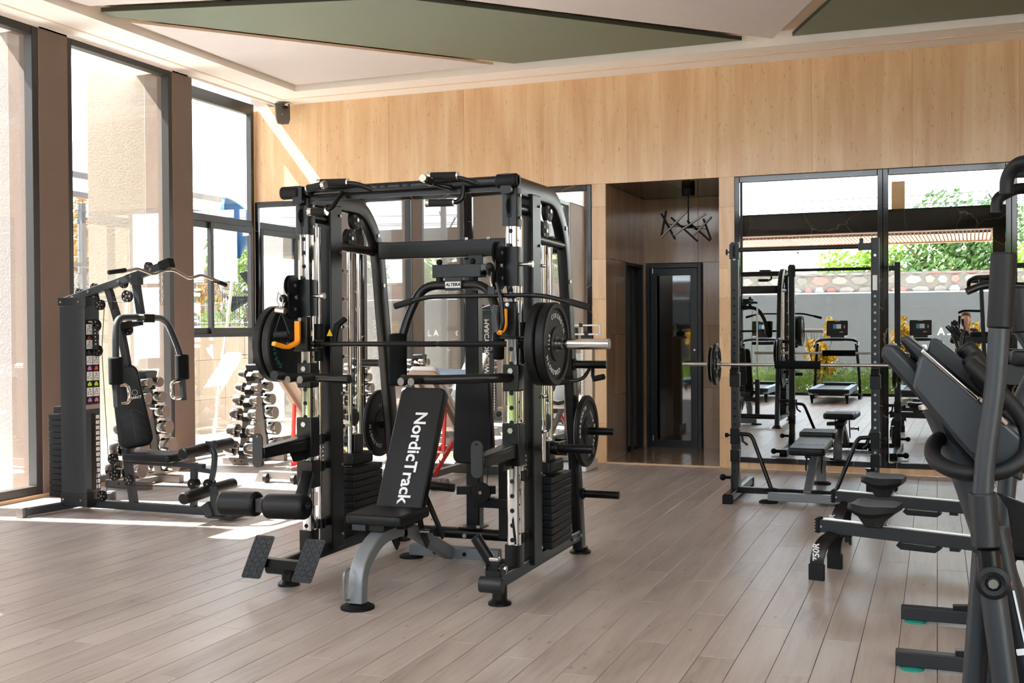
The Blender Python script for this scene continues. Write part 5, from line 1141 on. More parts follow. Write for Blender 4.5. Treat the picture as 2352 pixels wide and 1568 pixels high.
# lat bar of the multi gym and a hanging chain
l2 = thing('lat_bar', 'bent silver lat bar with brown grips hooked on the multi gym boom', 'lat bar', (-5.55, 6.97, 1.9))
MB().tube([(-5.68, 6.60, 1.868), (-5.62, 6.72, 1.90), (-5.59, 6.86, 1.86), (-5.56, 6.97, 1.90), (-5.54, 7.05, 1.90), (-5.53, 7.22, 1.84), (-5.51, 7.34, 1.875), (-5.47, 7.52, 1.825)], .0125, 12, rad=.03).build('bar', 'steel', l2)
for a_, b2 in (((-5.70, 6.50, 1.862), (-5.66, 6.64, 1.885)), ((-5.49, 7.46, 1.842), (-5.455, 7.60, 1.80))): MB().cyl(a_, b2, .017).build('grip', 'grip', l2, bevel=.004)
MB().loft([[(-5.58, 6.97, 1.90), (-5.52, 6.97, 1.90), (-5.54, 6.97, 1.94), (-5.56, 6.97, 1.94)], [(-5.58, 6.975, 1.90), (-5.52, 6.975, 1.90), (-5.54, 6.975, 1.94), (-5.56, 6.975, 1.94)]]).build('lug', 'steel', l2)
cn = thing('hanging_chain', 'short steel chain hanging from the tip of the multi gym boom', 'chain', (-5.60, 6.97, 1.88))
for k in range(9):
    for j, x_ in enumerate((-5.615, -5.585)):
        if j == 0 and k > 8: continue
        z_ = 1.875 - .029*k; w_ = .007; ax = Vector((1, 0, 0)) if (k+j) % 2 else Vector((0, 1, 0))
        MB().tube([Vector((x_, 6.97, z_-.018*0)) + ax*w_*math.cos(a_) + Vector((0, 0, .018*math.sin(a_))) for a_ in [2*math.pi*i/10 for i in range(11)]], .0022, 5).build('chain_link', 'steel', cn)
# ================================================================ SQUAT RACK
rk = thing('squat_rack', 'black squat rack with punched uprights in front of the right mirrors', 'squat rack', (-1.02, 9.3, 0))
RL, RR_, RY_ = -1.585, -0.465, 9.30
for s, x in ((-1, RL), (1, RR_)):
    u = MB().bar([(x, RY_, .07), (x, RY_, 2.14)], .062, .062, (1, 0, 0), rr=.005).build('upright', 'charcoal' if s > 0 else 'charcoal', rk)
    discs(u, [(x, RY_-.0313, .22+.066*k) for k in range(24) if abs(.22+.066*k-.52) > .07], (0, -1, 0), .0105, 'black_matte' if s < 0 else 'bluegrey')
    MB().cyl((x, RY_-.031, 2.0), (x, RY_-.034, 2.0), .011, n=12).build('bolt', 'steel', u)
    MB().bar([(x, 8.92, .045), (x, 10.05, .045)], .07, .065, (1, 0, 0), rr=.005).build('foot_rail', 'black', rk, bevel=.003)
    for y in (8.93, 10.03): MB().box((x, y, .035), (.078, .06, .07)).build('foot_cap', 'black_matte', rk, bevel=.004)
    MB().prism([(-.05, 0), (.10, 0), (.035, .12), (-.032, .12)], (x-.032, RY_, .075), (0, 1, 0), (0, 0, 1), (.006, 0, 0)).prism([(-.05, 0), (.10, 0), (.035, .12), (-.032, .12)], (x+.028, RY_, .075), (0, 1, 0), (0, 0, 1), (.006, 0, 0)).build('gusset', 'black', rk)
    sl_ = MB().span((x-.037, RY_-.037, .30), (x+.037, RY_+.037, .40)).span((x-.037, RY_-.037, .45), (x+.037, RY_+.037, .58)).build('height_sleeve', 'black', rk, bevel=.003)
    MB().cyl((x+s*.037, RY_, .52), (x+s*.07, RY_, .52), .008).cyl((x+s*.06, RY_, .52), (x+s*.085, RY_, .52), .018).build('pop_pin', 'black_matte', sl_)
    MB().span((x-.04, RY_-.04, .93), (x+.04, RY_+.04, 1.045)).build('cup_sleeve', 'black', rk, bevel=.003)
    MB().prism([(0, 0), (.05, .01), (.055, .05), (.045, .05), (.035, .025), (.0, .06)], (x-.03, RY_-.035, 1.03), (0, -1, 0), (0, 0, 1), (.06, 0, 0)).build('bar_cup', 'black_matte', rk)
    MB().tube([(x-s*.03, RY_, .535), (x-s*.12, RY_, .53), (x-s*.145, RY_, .50), (x-s*.31, RY_-.06, .075)], .017, 12, rad=.03).build('brace', 'black', rk)
    MB().tube([(x-s*.05, RY_+.02, .53), (x-s*.06, RY_+.02, .47), (x-s*.10, RY_+.02, .44)], .01).build('band_hook', 'black', rk)
    # storage pegs and horn on the outer rear
    MB().cyl((x+s*.03, 9.92, .045), (x+s*.10, 9.92, .045), .018).ball((x+s*.12, 9.92, .045), .032).build('band_peg', 'black_matte', rk)
    MB().cyl((x+s*.03, RY_+.02, .16), (x+s*.09, RY_+.02, .16), .014).ball((x+s*.11, RY_+.02, .16), .028).build('band_peg', 'black_matte', rk)
    MB().prism([(0, 0), (.055, .03), (.05, .11), (0, .16)], (x-.02, RY_+.03, .34), (0, 1, 0), (0, 0, 1), (.04, 0, 0)).build('hook_plate', 'black', rk)
MB().tube([(RL, RY_, 2.075), (RR_, RY_, 2.075)], .018, 12).build('pullup_bar', 'charcoal', rk)
MB().span((RL-.04, RY_-.04, 2.00), (RL+.04, RY_+.04, 2.125)).build('bar_clamp', 'charcoal', rk, bevel=.004); MB().span((RR_-.13, RY_-.025, 2.045), (RR_-.03, RY_+.025, 2.10)).span((RR_-.12, RY_-.015, 2.09), (RR_-.09, RY_+.015, 2.14)).build('bar_clamp', 'charcoal', rk, bevel=.003)
MB().tube([(RL, RY_-.04, 2.11), (RL, RY_-.065, 2.10), (RL, RY_-.065, 2.03), (RL, RY_-.04, 2.02)], .006, rad=.01).tube([(RL-.04, RY_, 2.06), (RL-.065, RY_, 2.06)], .006).build('wire_handle', 'black_matte', rk)
MB().cyl((RL-.062, RY_, 2.06), (RL-.072, RY_, 2.06), .026, n=10).build('star_knob', 'black_matte', rk)
MB().bar([(RL+.03, RY_-.07, .075), (RR_-.03, RY_-.07, .075)], .045, .05, (0, 1, 0)).build('cross_beam', 'black', rk, bevel=.003)
MB().tube([(-1.34, RY_-.09, .085), (-1.25, RY_-.12, .10), (-1.12, RY_-.12, .07), (-1.05, RY_-.10, .06)], .012).build('curved_clip', 'black_matte', rk)
for x in (-1.22, -.82): MB().box((x, RY_-.07, .035), (.12, .05, .03)).build('rubber_pad', 'black_matte', rk)
MB().cyl((RR_-.035, RY_-.07, .10), (RR_-.035, RY_-.07, .23), .033).cyl((RR_-.035, RY_-.07, .23), (RR_-.035, RY_-.07, .29), .029).cyl((RR_-.035, RY_-.07, .285), (RR_-.035, RY_-.07, .295), .040).build('bar_holder', 'black', rk)
MB().box((RR_, RY_-.035, 1.78), (.035, .004, .12)).build('label', 'white', rk)
# barbell on the rack with foam pad and plates
bb = thing('barbell', 'steel barbell with a black foam pad resting on the squat rack', 'barbell', (-1.0, 9.24, 1.10))
MB().cyl((-2.02, 9.245, 1.118), (.10, 9.245, 1.118), .0135).build('shaft', 'steel', bb)
for a, b_ in ((-2.02, -1.70), (-.33, .10)): MB().cyl((a, 9.245, 1.118), (b_, 9.245, 1.118), .0165).build('sleeve', 'steel', bb)
for x in (-1.70, -.35): MB().cyl((x-.008, 9.245, 1.118), (x+.008, 9.245, 1.118), .03).build('collar', 'steel', bb)
MB().cyl((-1.25, 9.245, 1.118), (-.885, 9.245, 1.118), .034, n=22).build('foam_pad', 'foam', bb, bevel=.006)
def iron(x, lab, r, t=.03, spokes=True):
    p = thing('weight_plate', lab, 'weight plate', (x, 9.245, 1.118), 'iron plates on the rack barbell'); y, z = 9.245, 1.118
    MB().lathe((x-t/2, y, z), (1, 0, 0), [(.017, 0), (r-.008, 0), (r, .006), (r, t-.006), (r-.008, t), (r-.026, t), (r-.032, t-.007), (.055, t-.007), (.05, t), (.017, t)], 40).build('disc', 'black', p)
    for xs, s in ((x-t/2, -1), (x+t/2, 1)):
        b = MB()
        for k in range(4 if spokes else 0):
            a = R(45+90*k); b.sweep([(xs, y+(r*.62)*math.cos(a+j*.16), z+(r*.62)*math.sin(a+j*.16)) for j in (-2, -1, 0, 1, 2)], [(.008, .015), (-.001, .015), (-.001, -.015), (.008, -.015)], side=(s*-1, 0, 0))
        if spokes: b.build('hand_slot', 'black_matte', p)
        MB().lathe((xs, y, z), (s, 0, 0), [(.030, -.002), (.030, .003), (.018, .003), (.018, -.002)], 24).build('hub', 'steel', p)
iron(-1.735, 'large black iron plate on the left end of the rack barbell', .178); iron(-1.775, 'silver-edged plate tucked outside the left barbell plate', .15, .02, False)
iron(-.315, 'large black iron plate on the right end of the rack barbell', .178); iron(-.275, 'medium black iron plate on the right end of the rack barbell', .14, .028, False); iron(-.245, 'small black iron plate outermost on the right end of the rack barbell', .11, .024, False)

# ================================================================ ROWING MACHINES
def rower(label, x0, y0, ang, z0, grp='rowing machines'):
    t = thing('rowing_machine', label, 'rowing machine', (x0, y0, 0), grp)
    T = Matrix.Translation((x0, y0, 0)) @ Matrix.Rotation(ang, 4, 'Z'); dz = -.025
    def B(): return MB(T)
    L = 1.9; zt = z0
    B().bar([(0, 0, zt-.042), (L, 0, zt-.042+dz*L)], .06, .072, (0, 1, 0)).build('rail', 'charcoal', t, bevel=.003)
    B().bar([(.02, -.012, zt-.003), (L, -.012, zt-.003+dz*L)], .03, .006, (0, 1, 0)).bar([(.02, .012, zt-.003), (L, .012, zt-.003+dz*L)], .012, .006, (0, 1, 0)).build('rail_strip', 'steel', t)
    ec = B().box((-.008, 0, zt-.04), (.022, .072, .088)).build('rail_cap', 'black_matte', t, bevel=.004)
    b = B()
    for k in range(5): b.cyl((-.021, -.035, zt-.075+.017*k), (-.021, .035, zt-.075+.017*k), .005, n=8)
    b.build('cap_ribs', 'black_matte', ec)
    B().cyl((.012, -.037, zt-.045), (.012, -.034, zt-.045), .006).build('bolt', 'steel', t)
    # arched foot
    for s in (-1, 1):
        B().bar([(.09, s*.05, zt-.078), (.055, s*.13, zt-.11), (.03, s*.165, .14), (.03, s*.172, .0)], .075, .018, (1, 0, 0), rad=.09).build('arch_leg', 'black', t)
        B().box((.03, s*.172, .045), (.086, .034, .09)).build('rubber_foot', 'rubber', t, bevel=.003)
    B().box((.09, 0, zt-.083), (.08, .11, .014)).build('arch_top', 'black', t)
    # seat carriage: contoured seat
    xs = .31; rings = []
    for k in range(9):
        f = k/8; xx = xs-.125+.25*f; hh = .006*math.cos((f-.5)*6.283)*-1; tk = .058*(math.sin(math.pi*min(max(f, .05), .95)))**.35
        zz = zt+.080 + hh + (.006 if f < .15 else 0)
        rings.append([(xx, y_*(.7+.3*math.sin(math.pi*f)**.5), zz + (c_ if c_ < 0 else c_ + .012*(abs(y_)/.15)**2)) for y_, c_ in ((-.15, -.5*tk), (-.16, -.1*tk), (-.14, .42*tk), (-.06, .5*tk), (.06, .5*tk), (.14, .42*tk), (.16, -.1*tk), (.15, -.5*tk), (.0, -.55*tk))])
    B().loft(rings).build('seat', 'rubber', t)
    B().prism([(-.105, .060), (.110, .060), (.065, .02), (.045, -.022), (-.045, -.022), (-.075, .02)], (xs, -.045, zt+.0), (1, 0, 0), (0, 0, 1), (0, .09, 0)).build('seat_carriage', 'black', t, bevel=.004)
    B().cyl((xs, -.05, zt-.005), (xs, -.046, zt-.005), .009, n=8).build('bolt', 'black_matte', t)
    # under-rail handle grip, stop clips
    B().bar([(.44, 0, zt-.10), (.46, 0, zt-.115), (.64, 0, zt-.118), (.66, 0, zt-.10)], .07, .028, (0, 1, 0)).build('lift_grip', 'rubber', t, bevel=.004)
    B().box((.74, 0, zt-.105), (.05, .05, .018)).build('stop_block', 'black', t)
    B().prism([(0, 0), (.018, -.01), (.02, -.06), (.012, -.05), (.006, -.03), (-.004, -.05), (-.012, -.03)], (.155, -.02, zt-.08), (1, 0, 0), (0, 0, 1), (0, .03, 0)).build('spring_clip', 'black_matte', t)
    # front: foot plates, fan housing, monitor arm
    B().bar([(1.05, 0, zt-.10), (1.75, 0, .25)], .05, .05, (0, 1, 0)).build('front_frame', 'black', t)
    for s in (-1, 1):
        B().prism([(0, 0), (.10, .24), (.12, .23), (.02, -.01)], (1.0, s*.11-.05, .16), (1, 0, 0), (0, 0, 1), (0, .10, 0)).build('foot_board', 'black_matte', t, bevel=.004)
    B().tube([(.98, -.12, .36), (.92, -.10, .40), (.98, 0, .43), (.92, .10, .40), (.98, .12, .36)], .012, 10, rad=.06).build('handle_loop', 'black', t)
    B().cyl((1.55, -.10, .34), (1.55, .10, .34), .26, n=36).build('fan_housing', 'charcoal', t, bevel=.02)
    B().bar([(1.5, 0, .5), (1.3, 0, .9)], .04, .03, (0, 1, 0)).span((1.22, -.10, .86), (1.27, .10, 1.0)).build('monitor', 'black', t, bevel=.006)
    B().span((1.70, -.25, .0), (1.76, .25, .06)).build('front_foot', 'black', t, bevel=.004)
    return t
ro1 = rower('nearer black rowing machine with lettered arch foot', -.632, 6.60, R(-12), .325)
text('750R', .05, (-.64, 6.4225, .155), (0, -.05, 1), (-1, 0, 0), 'white', ro1, bold=.0012, shear=.15)
ro2 = rower('farther black rowing machine beside the squat rack', -.635, 7.62, R(-7), .345)
text('750R', .05, (-.64, 7.44, .155), (0, -.05, 1), (-1, 0, 0), 'white', ro2, bold=.0012, shear=.15)

# ================================================================ POWER TOWER (right edge)
pt2 = thing('power_tower', 'black power tower with arm pads and pull-up bar at the right edge', 'power tower', (.4, 5.25, 0))
for y in (4.90, 5.68):
    MB().bar([(-.165, y, .045), (1.15, y, .045)], .06, .062, (0, 1, 0)).build('foot_beam', 'charcoal', pt2, bevel=.004)
    MB().lathe((-.10, y, 0), (0, 0, 1), [(.05, 0), (.05, .008), (.03, .014)], 24).build('leveler', 'teal', pt2)
    MB().bar([(.07, y, .08), (.14, y+.0, .085), (.34, y, .16), (.50, y, .26)], .04, .035, (0, 1, 0)).build('gusset_strut', 'black', pt2, bevel=.002)
    MB().bar([(.52, y, .07), (.46, y, 1.15), (.42, y, 2.1)], .05, .05, (0, 1, 0)).build('upright', 'charcoal', pt2, bevel=.003)
MB().bar([(.50, 4.9, .28), (.50, 5.68, .28)], .05, .05, (1, 0, 0)).build('cross_beam', 'charcoal', pt2); MB().bar([(.42, 4.9, 2.05), (.42, 5.68, 2.05)], .05, .05, (1, 0, 0)).build('top_beam', 'charcoal', pt2)
for k, y in enumerate((5.62, 5.34)):
    MB().bar([(.22, y, 1.225), (.62, y, 1.21)], .05, .09, (0, 1, 0)).build('pad_arm', 'charcoal', pt2, bevel=.003)
    MB().pad((.42+.03*k, y, 1.295), (1, 0, 0), (0, 1, 0), .30, .12, .07, .05, e=.016).build('arm_pad', 'vinyl', pt2)
    MB().cyl((.60, y, 1.33), (.60, y, 1.18), .018).build('dip_grip', 'grip', pt2)
MB().tube([(.62, 4.62, 2.09), (.35, 4.80, 2.09), (.295, 4.86, 2.09), (.262, 4.89, 2.04), (.262, 4.89, 1.975)], .027, 14, rad=.04).build('pullup_bar', 'rubber', pt2)
MB().tube([(.27, 4.9, 2.055), (.6, 4.9, 2.05)], .018).build('pullup_arm', 'charcoal', pt2)
MB().tube([(.262, 5.69, 1.975), (.262, 5.69, 2.04), (.35, 5.75, 2.09), (.62, 5.9, 2.09)], .027, 14, rad=.04).build('pullup_bar', 'rubber', pt2)
MB().tube([(.42, 5.66, 1.62), (.2, 5.64, 1.63), (.13, 5.62, 1.60)], .018, rad=.05).build('side_handle', 'black', pt2)
# crumpled clear wrap
rnd = random.Random(11); wr = thing('plastic_wrap', 'crumpled clear plastic wrap hanging behind the elliptical upright at right edge', 'plastic wrap', (.36, 5.3, .55))
b = MB(); rings = []
for i in range(10):
    a = .12+math.pi*.92*i/9; rings.append([(.365 + .085*math.sin(a)*math.cos(q_)*rnd.uniform(.75, 1.15), 5.28 + .07*math.sin(a)*math.sin(q_)*rnd.uniform(.7, 1.2), .645 + .13*math.cos(a)*rnd.uniform(.9, 1.1)) for q_ in [2*math.pi*k/16 for k in range(16)]])
b.loft(rings); b.build('wrap', 'bag', wr, ang=20)
br_ = thing('wall_bracket_arm', 'black triangular bracket arm beside the plastic wrap', 'bracket', (.3, 4.2, .5))

# ================================================================ ELLIPTICAL (foreground right)
el = thing('elliptical_trainer', 'dark grey elliptical trainer cropped by the lower right corner, console seen side-on', 'elliptical trainer', (.15, 2.4, 0))
EY = 2.4
MB().tube([(.0, EY, 1.285), (.052, EY, 1.16), (.16, EY, .82), (.30, EY, .42)], .031, 22, rad=.2).build('console_mast', 'graphite', el)
MB().cyl((-.002, EY, 1.290), (.0, EY, 1.282), .036).build('mast_collar', 'steel', el)
# console: thick tilted slab and rear hood
def slab2(pts, y0, y1, m, nm, bev=.008):
    return MB().prism(pts, (0, y0, 0), (1, 0, 0), (0, 0, 1), (0, y1-y0, 0)).build(nm, m, el, bevel=bev, seg=3)
slab2([(-.105, 1.385), (-.100, 1.408), (-.083, 1.408), (.10, 1.215), (.13, 1.155), (.075, 1.175)], EY-.10, EY+.10, 'charcoal', 'console_back')
slab2([(-.075, 1.418), (-.060, 1.428), (.02, 1.36), (-.01, 1.335)], EY-.0, EY+.16, 'charcoal', 'tablet_lip')
slab2([(-.034, 1.385), (-.022, 1.395), (.15, 1.235), (.15, 1.15), (.055, 1.20), (-.045, 1.325)], EY-.13, EY-.02, 'graphite', 'console_side')
slab2([(-.012, 1.418), (-.002, 1.42), (.16, 1.285), (.16, 1.23), (-.02, 1.39)], EY+.02, EY+.12, 'charcoal', 'console_side')
slab2([(-.030, 1.395), (-.026, 1.401), (.074, 1.308), (.070, 1.302)], EY-.134, EY-.022, 'chrome', 'console_bezel', .002)
slab2([(.074, 1.303), (.078, 1.307), (.125, 1.262), (.121, 1.256)], EY-.134, EY-.05, 'taupe', 'console_bezel', .002)
slab2([(-.02, 1.315), (.03, 1.27), (.07, 1.21), (.05, 1.19), (.02, 1.22)], EY-.05, EY+.05, 'black_matte', 'console_neck')
# fixed loop handle
MB().tube([(.02, EY+.02, 1.22), (-.008, EY-.06, 1.215), (-.01, EY-.12, 1.185), (.04, EY-.16, 1.165), (.12, EY-.16, 1.172), (.165, EY-.14, 1.21), (.155, EY-.10, 1.27), (.10, EY-.08, 1.33), (.06, EY-.05, 1.37)], .0155, 14, rad=.035).build('fixed_handle', 'rubber', el)
for k, (x_, z_) in enumerate(((.050, 1.405), (.058, 1.385), (.068, 1.36))):
    MB().cyl((x_, EY+.05*(1-k), z_-.0), (x_+.06, EY+.05*(1-k), z_-.075), .020, n=18).build('finger_grip', 'rubber', el, bevel=.008)
# near swing arm: foam grip, tube, socket, pivot
MB().tube([(.1145, EY-.18, 1.58), (.108, EY-.18, 1.44)], .0225, 20).build('swing_grip', 'rubber', el, bevel=.004)
MB().tube([(.107, EY-.18, 1.445), (.101, EY-.18, 1.34), (.083, EY-.18, 1.20), (.078, EY-.18, 1.12)], .0185, 18, rad=.1).build('swing_arm', 'graphite', el)
MB().tube([(.078, EY-.18, 1.135), (.084, EY-.18, 1.035)], .025, 20).build('arm_socket', 'charcoal', el, bevel=.003)
MB().cyl((.088, EY-.19, 1.032), (.092, EY-.19, .99), .020).build('fork_joint', 'black', el)
MB().lathe((.095, EY-.22, .975), (0, -1, 0), [(.012, -.03), (.030, -.02), (.030, -.004), (.022, .0), (.014, -.002), (.012, -.006)], 32).build('pivot_cap', 'rubber', el)
MB().cyl((.095, EY-.217, .975), (.095, EY-.222, .975), .009, n=8).build('pivot_bolt', 'steel', el)
MB().tube([(.082, EY-.16, 1.02), (.062, EY-.14, .72), (.04, EY-.14, .35)], .0215, 18).build('lower_arm', 'graphite', el)
MB().tube([(.088, EY-.18, 1.02), (.115, EY-.20, .80), (.16, EY-.2, .45)], .0235, 18).build('lower_arm', 'graphite', el)
MB().tube([(.105, EY-.12, 1.06), (.155, EY-.12, .80), (.21, EY-.1, .5)], .021, 18).build('link_arm', 'charcoal', el)
MB().prism(rrect(.004, .10, .0015, 2), (.143, EY-.145, .90), (1, 0, 0), (-.20, 0, .98), (0, .001, 0)).build('warning_strip', 'white', el)
MB().prism(rrect(.022, .012, .002, 2), (.149, EY-.145, .835), (.98, 0, .2), (-.2, 0, .98), (0, .001, 0)).build('white_sticker', 'white', el)
MB().prism(rrect(.005, .008, .001, 2), (.128, EY-.145, .962), (1, 0, 0), (-.20, 0, .98), (0, .001, 0)).build('red_sticker', 'red', el)
# far swing arm
MB().tube([(.160, EY+.16, 1.525), (.168, EY+.16, 1.43)], .0225, 20).build('swing_grip', 'rubber', el, bevel=.004)
MB().tube([(.168, EY+.16, 1.435), (.205, EY+.16, 1.37), (.150, EY+.16, 1.25), (.13, EY+.16, 1.0)], .0185, 18, rad=.05).build('swing_arm', 'graphite', el)
MB().tube([(.13, EY+.16, 1.02), (.11, EY+.16, .70), (.10, EY+.14, .35)], .021, 16).build('lower_arm', 'charcoal', el)
MB().prism([(0, 0), (.10, -.035), (.10, -.065), (.03, -.10), (.02, -.03)], (.108, EY-.05, 1.118), (1, 0, 0), (0, 0, 1), (0, .01, 0)).build('bracket_plate', 'black', el, bevel=.002)
# pedals, rails and flywheel housing below the frame
for s in (-1, 1):
    MB().bar([(.14 + .25*s, EY+s*.14, .36), (.9, EY+s*.14, .30)], .05, .05, (0, 1, 0)).build('pedal_arm', 'charcoal', el)
    MB().pad((.55, EY+s*.16, .37), (1, 0, 0), (0, 1, 0), .36, .15, .04, .04).build('pedal', 'rubber', el)
MB().cyl((1.2, EY-.10, .36), (1.2, EY+.10, .36), .32, n=36).build('flywheel_cover', 'charcoal', el, bevel=.03)
MB().span((.10, EY-.04, .02), (1.5, EY+.04, .09)).span((.22, EY-.28, .0), (.30, EY+.28, .07)).span((1.42, EY-.28, .0), (1.5, EY+.28, .07)).build('base_frame', 'graphite', el, bevel=.005)
MB().tube([(.30, EY, .42), (.33, EY, .06)], .031, 18).build('mast_base', 'graphite', el)
# angled triangular bracket of the tower side, in front of the wrap
MB().prism([(0, 0), (.06, .10), (.30, .02), (.30, -.02), (.16, -.05), (.13, -.14), (.05, -.12)], (.235, 5.0, .62), (1, 0, 0), (0, 0, 1), (0, .012, 0)).build('bracket_plate', 'black', pt2, bevel=.003)
bpy.data.objects.remove(br_)

# ================================================================ TREADMILLS (seen in the mirrors)
def treadmill():
    t = thing('treadmill', '', 'treadmill', (0, 0, 0)); w2 = .36
    MB().span((-.27, -.15, .20), (.27, 1.52, .235)).build('deck', 'black_matte', t)
    MB().span((-.23, -.15, .235), (.23, 1.50, .243)).build('belt', 'rubber', t)
    for s in (-1, 1):
        MB().prism([(s*.25, -.2), (s*w2, -.2), (s*w2, 1.60), (s*.27, 1.66), (s*.25, 1.50)], (0, 0, .16), (1, 0, 0), (0, 1, 0), (0, 0, .11)).build('side_rail', 'bluegrey', t, bevel=.008)
        MB().prism([(0, 0), (.07, 0), (.055, -.17), (.03, -.17)], (s*.31-.035, 1.50, .17), (1, 0, 0), (0, 0, 1), (0, .06, 0)).build('rear_foot', 'black_matte', t)
        MB().bar([(s*.43, -.10, .0), (s*.41, -.05, .55), (s*.36, .02, 1.08)], .05, .07, (1, 0, 0), rad=.3).build('upright', 'black', t, bevel=.004)
        MB().bar([(s*.43, -.42, .05), (s*.43, .18, .05)], .05, .09, (1, 0, 0)).build('floor_beam', 'black', t, bevel=.004)
    MB().prism([(-.36, 0), (.36, 0), (.36, -.05), (.28, -.075), (-.28, -.075), (-.36, -.05)], (0, 1.56, .26), (1, 0, 0), (0, 0, 1), (0, .10, 0)).build('rear_bumper', 'black', t, bevel=.006)
    MB().box((0, 1.57, .268), (.60, .10, .01)).build('bumper_strip', 'bluegrey', t)
    MB().span((-.25, 1.50, .245), (.25, 1.53, .262)).build('belt_edge', 'bluegrey', t)
    MB().tube([(-.40, .22, 1.02), (-.40, .02, 1.10), (-.30, -.02, 1.14), (0, -.04, 1.155), (.30, -.02, 1.14), (.40, .02, 1.10), (.40, .22, 1.02)], .024, 12, rad=.08).build('handlebar', 'black', t)
    MB().bar([(-.34, -.01, 1.165), (0, -.05, 1.185), (.34, -.01, 1.165)], .14, .02, (0, 1, 0), rad=.3).build('console_tray', 'bluegrey', t, bevel=.004)
    MB().span((-.13, -.10, 1.12), (.13, -.04, 1.22)).build('console_neck', 'black', t, bevel=.006)
    sc = MB().prism(rrect(.40, .30, .02, 3), (0, -.06, 1.37), (1, 0, 0), (0, -.12, .99), (0, -.04, -.004)).build('console', 'black', t)
    q = Vector((0, -.06, 1.37)); e2 = Vector((0, -.12, .99)); n_ = Vector((0, .99, .12))
    def dec(x_, z_, w_, h_, m, nm, d=.002): MB().prism(rrect(w_, h_, .004, 2), q + Vector((x_, 0, 0)) + e2*z_ + n_*.0005, (1, 0, 0), e2, n_*d).build(nm, m, sc)
    dec(.0, .03, .20, .12, 'charcoal', 'screen_frame'); dec(.03, .035, .085, .085, 'screen', 'screen', .004); dec(-.045, .035, .06, .085, 'blue', 'screen_blue', .004)
    dec(.135, .03, .014, .06, 'screen', 'side_mark'); dec(.08, -.075, .07, .012, 'screen', 'name_mark'); dec(0, .142, .10, .008, 'screen', 'top_mark')
    MB().span((-.33, -.45, .10), (.33, -.15, .30)).build('motor_hood', 'black', t, bevel=.02)
    return t
tg = 'treadmills along the front glass, seen in the mirrors'
tm = treadmill(); tm.location = (-1.93, .0, 0); tm['label'] = 'middle treadmill in the mirror, right of the reflected smith machine'; tm['group'] = tg
dup(tm, (-3.38, -.02, 0), label='leftmost mirrored treadmill, behind the reflected smith machine arm', group=tg)
dup(tm, (-.60, -.03, 0), label='right mirrored treadmill, partly behind the elliptical console', group=tg)
dup(tm, (-4.85, -.02, 0), label='treadmill standing farthest to the left along the front glass', group=tg)

# ================================================================ WALL SPEAKER, CHANDELIER, COLUMN SCALE
sp_ = thing('wall_speaker', 'dark grey speaker on a white bracket in the ceiling corner', 'speaker', (-7.09, 11.0, 3.95))
sn = Vector((.55, -.80, -.25)).normalized(); su = Vector((.82, .57, 0)).normalized(); sv = su.cross(sn) * -1
if sv.z < 0: sv = -sv
cc = Vector((-7.085, 10.98, 3.925))
pr = [(-.085, .11), (-.075, .12), (.075, .12), (.088, .11), (.092, -.06), (.075, -.115), (0, -.125), (-.055, -.115), (-.075, -.06)]
MB().loft([[cc + su*a*.8 + sv*b_*.9 - sn*.08 for a, b_ in pr], [cc + su*a + sv*b_ - sn*.02 for a, b_ in pr], [cc + su*a*.97 + sv*b_*.97 + sn*.02 for a, b_ in pr], [cc + su*a*.85 + sv*b_*.88 + sn*.035 for a, b_ in pr]]).build('cabinet', 'speaker', sp_, ang=50)
MB().tube([(-7.04, 11.1, 4.05), (-7.02, 10.97, 4.02), (-7.02, 10.95, 3.98)], .022, rad=.03).build('bracket', 'white_vinyl', sp_)
MB().box((-7.01, 10.925, 3.985), (.05, .05, .035)).build('bracket_clamp', 'black_matte', sp_, bevel=.006)
MB().cyl(cc+sn*.037, cc+sn*.040, .005).build('logo_dot', 'white', sp_)
ch_ = thing('chandelier', 'black chandelier of crossing sticks hanging in the niche', 'chandelier', (-2.53, 11.9, 2.94))
MB().cyl((-2.53, 11.9, 2.86), (-2.53, 11.9, 2.94), .07, n=28).build('canopy', 'black_matte', ch_, bevel=.003)
MB().cyl((-2.53, 11.9, 2.52), (-2.53, 11.9, 2.87), .008).build('rod', 'black_matte', ch_)
MB().cyl((-2.53, 11.9, 2.505), (-2.53, 11.9, 2.535), .045).build('hub', 'black_matte', ch_)
M['led'] = mat('diffuser_grey', '#a39a90', .5)
st = [((-2.80, 11.78, 2.665), (-2.665, 11.85, 2.385), 0), ((-2.735, 11.72, 2.685), (-2.80, 11.78, 2.42), 0), ((-2.745, 12.0, 2.64), (-2.46, 12.05, 2.37), 0), ((-2.80, 11.78, 2.41), (-2.50, 11.68, 2.665), 1), ((-2.575, 12.05, 2.60), (-2.32, 12.02, 2.37), 0), ((-2.65, 11.70, 2.42), (-2.31, 11.76, 2.64), 1), ((-2.385, 12.0, 2.61), (-2.30, 11.98, 2.38), 0), ((-2.44, 11.74, 2.415), (-2.27, 11.86, 2.61), 1)]
for p0, p1, led in st:
    p0, p1 = Vector(p0), Vector(p1); s_ = MB().bar([p0, p1], .020, .020, Vector((0, 1, 0))).build('stick', 'black_matte', ch_)
    if led: MB().bar([p0+Vector((0, -.011, 0)), p1+Vector((0, -.011, 0))], .003, .014, Vector((0, 1, 0))).build('diffuser', 'led', s_)
    m_ = p0.lerp(p1, .5); MB().tube([(-2.53, 11.9, 2.52), m_], .004, 6).build('spoke', 'black_matte', ch_)
cs = thing('column_scale', 'cream column scale with sliding weight beam by the niche pillar', 'scale', (-3.36, 10.55, 0))
MB().span((-3.60, 10.40, .0), (-3.24, 10.80, .10)).build('base', 'white_vinyl', cs, bevel=.01)
MB().span((-3.60, 10.35, .10), (-3.30, 10.66, .115)).build('tread', 'charcoal', cs, bevel=.003)
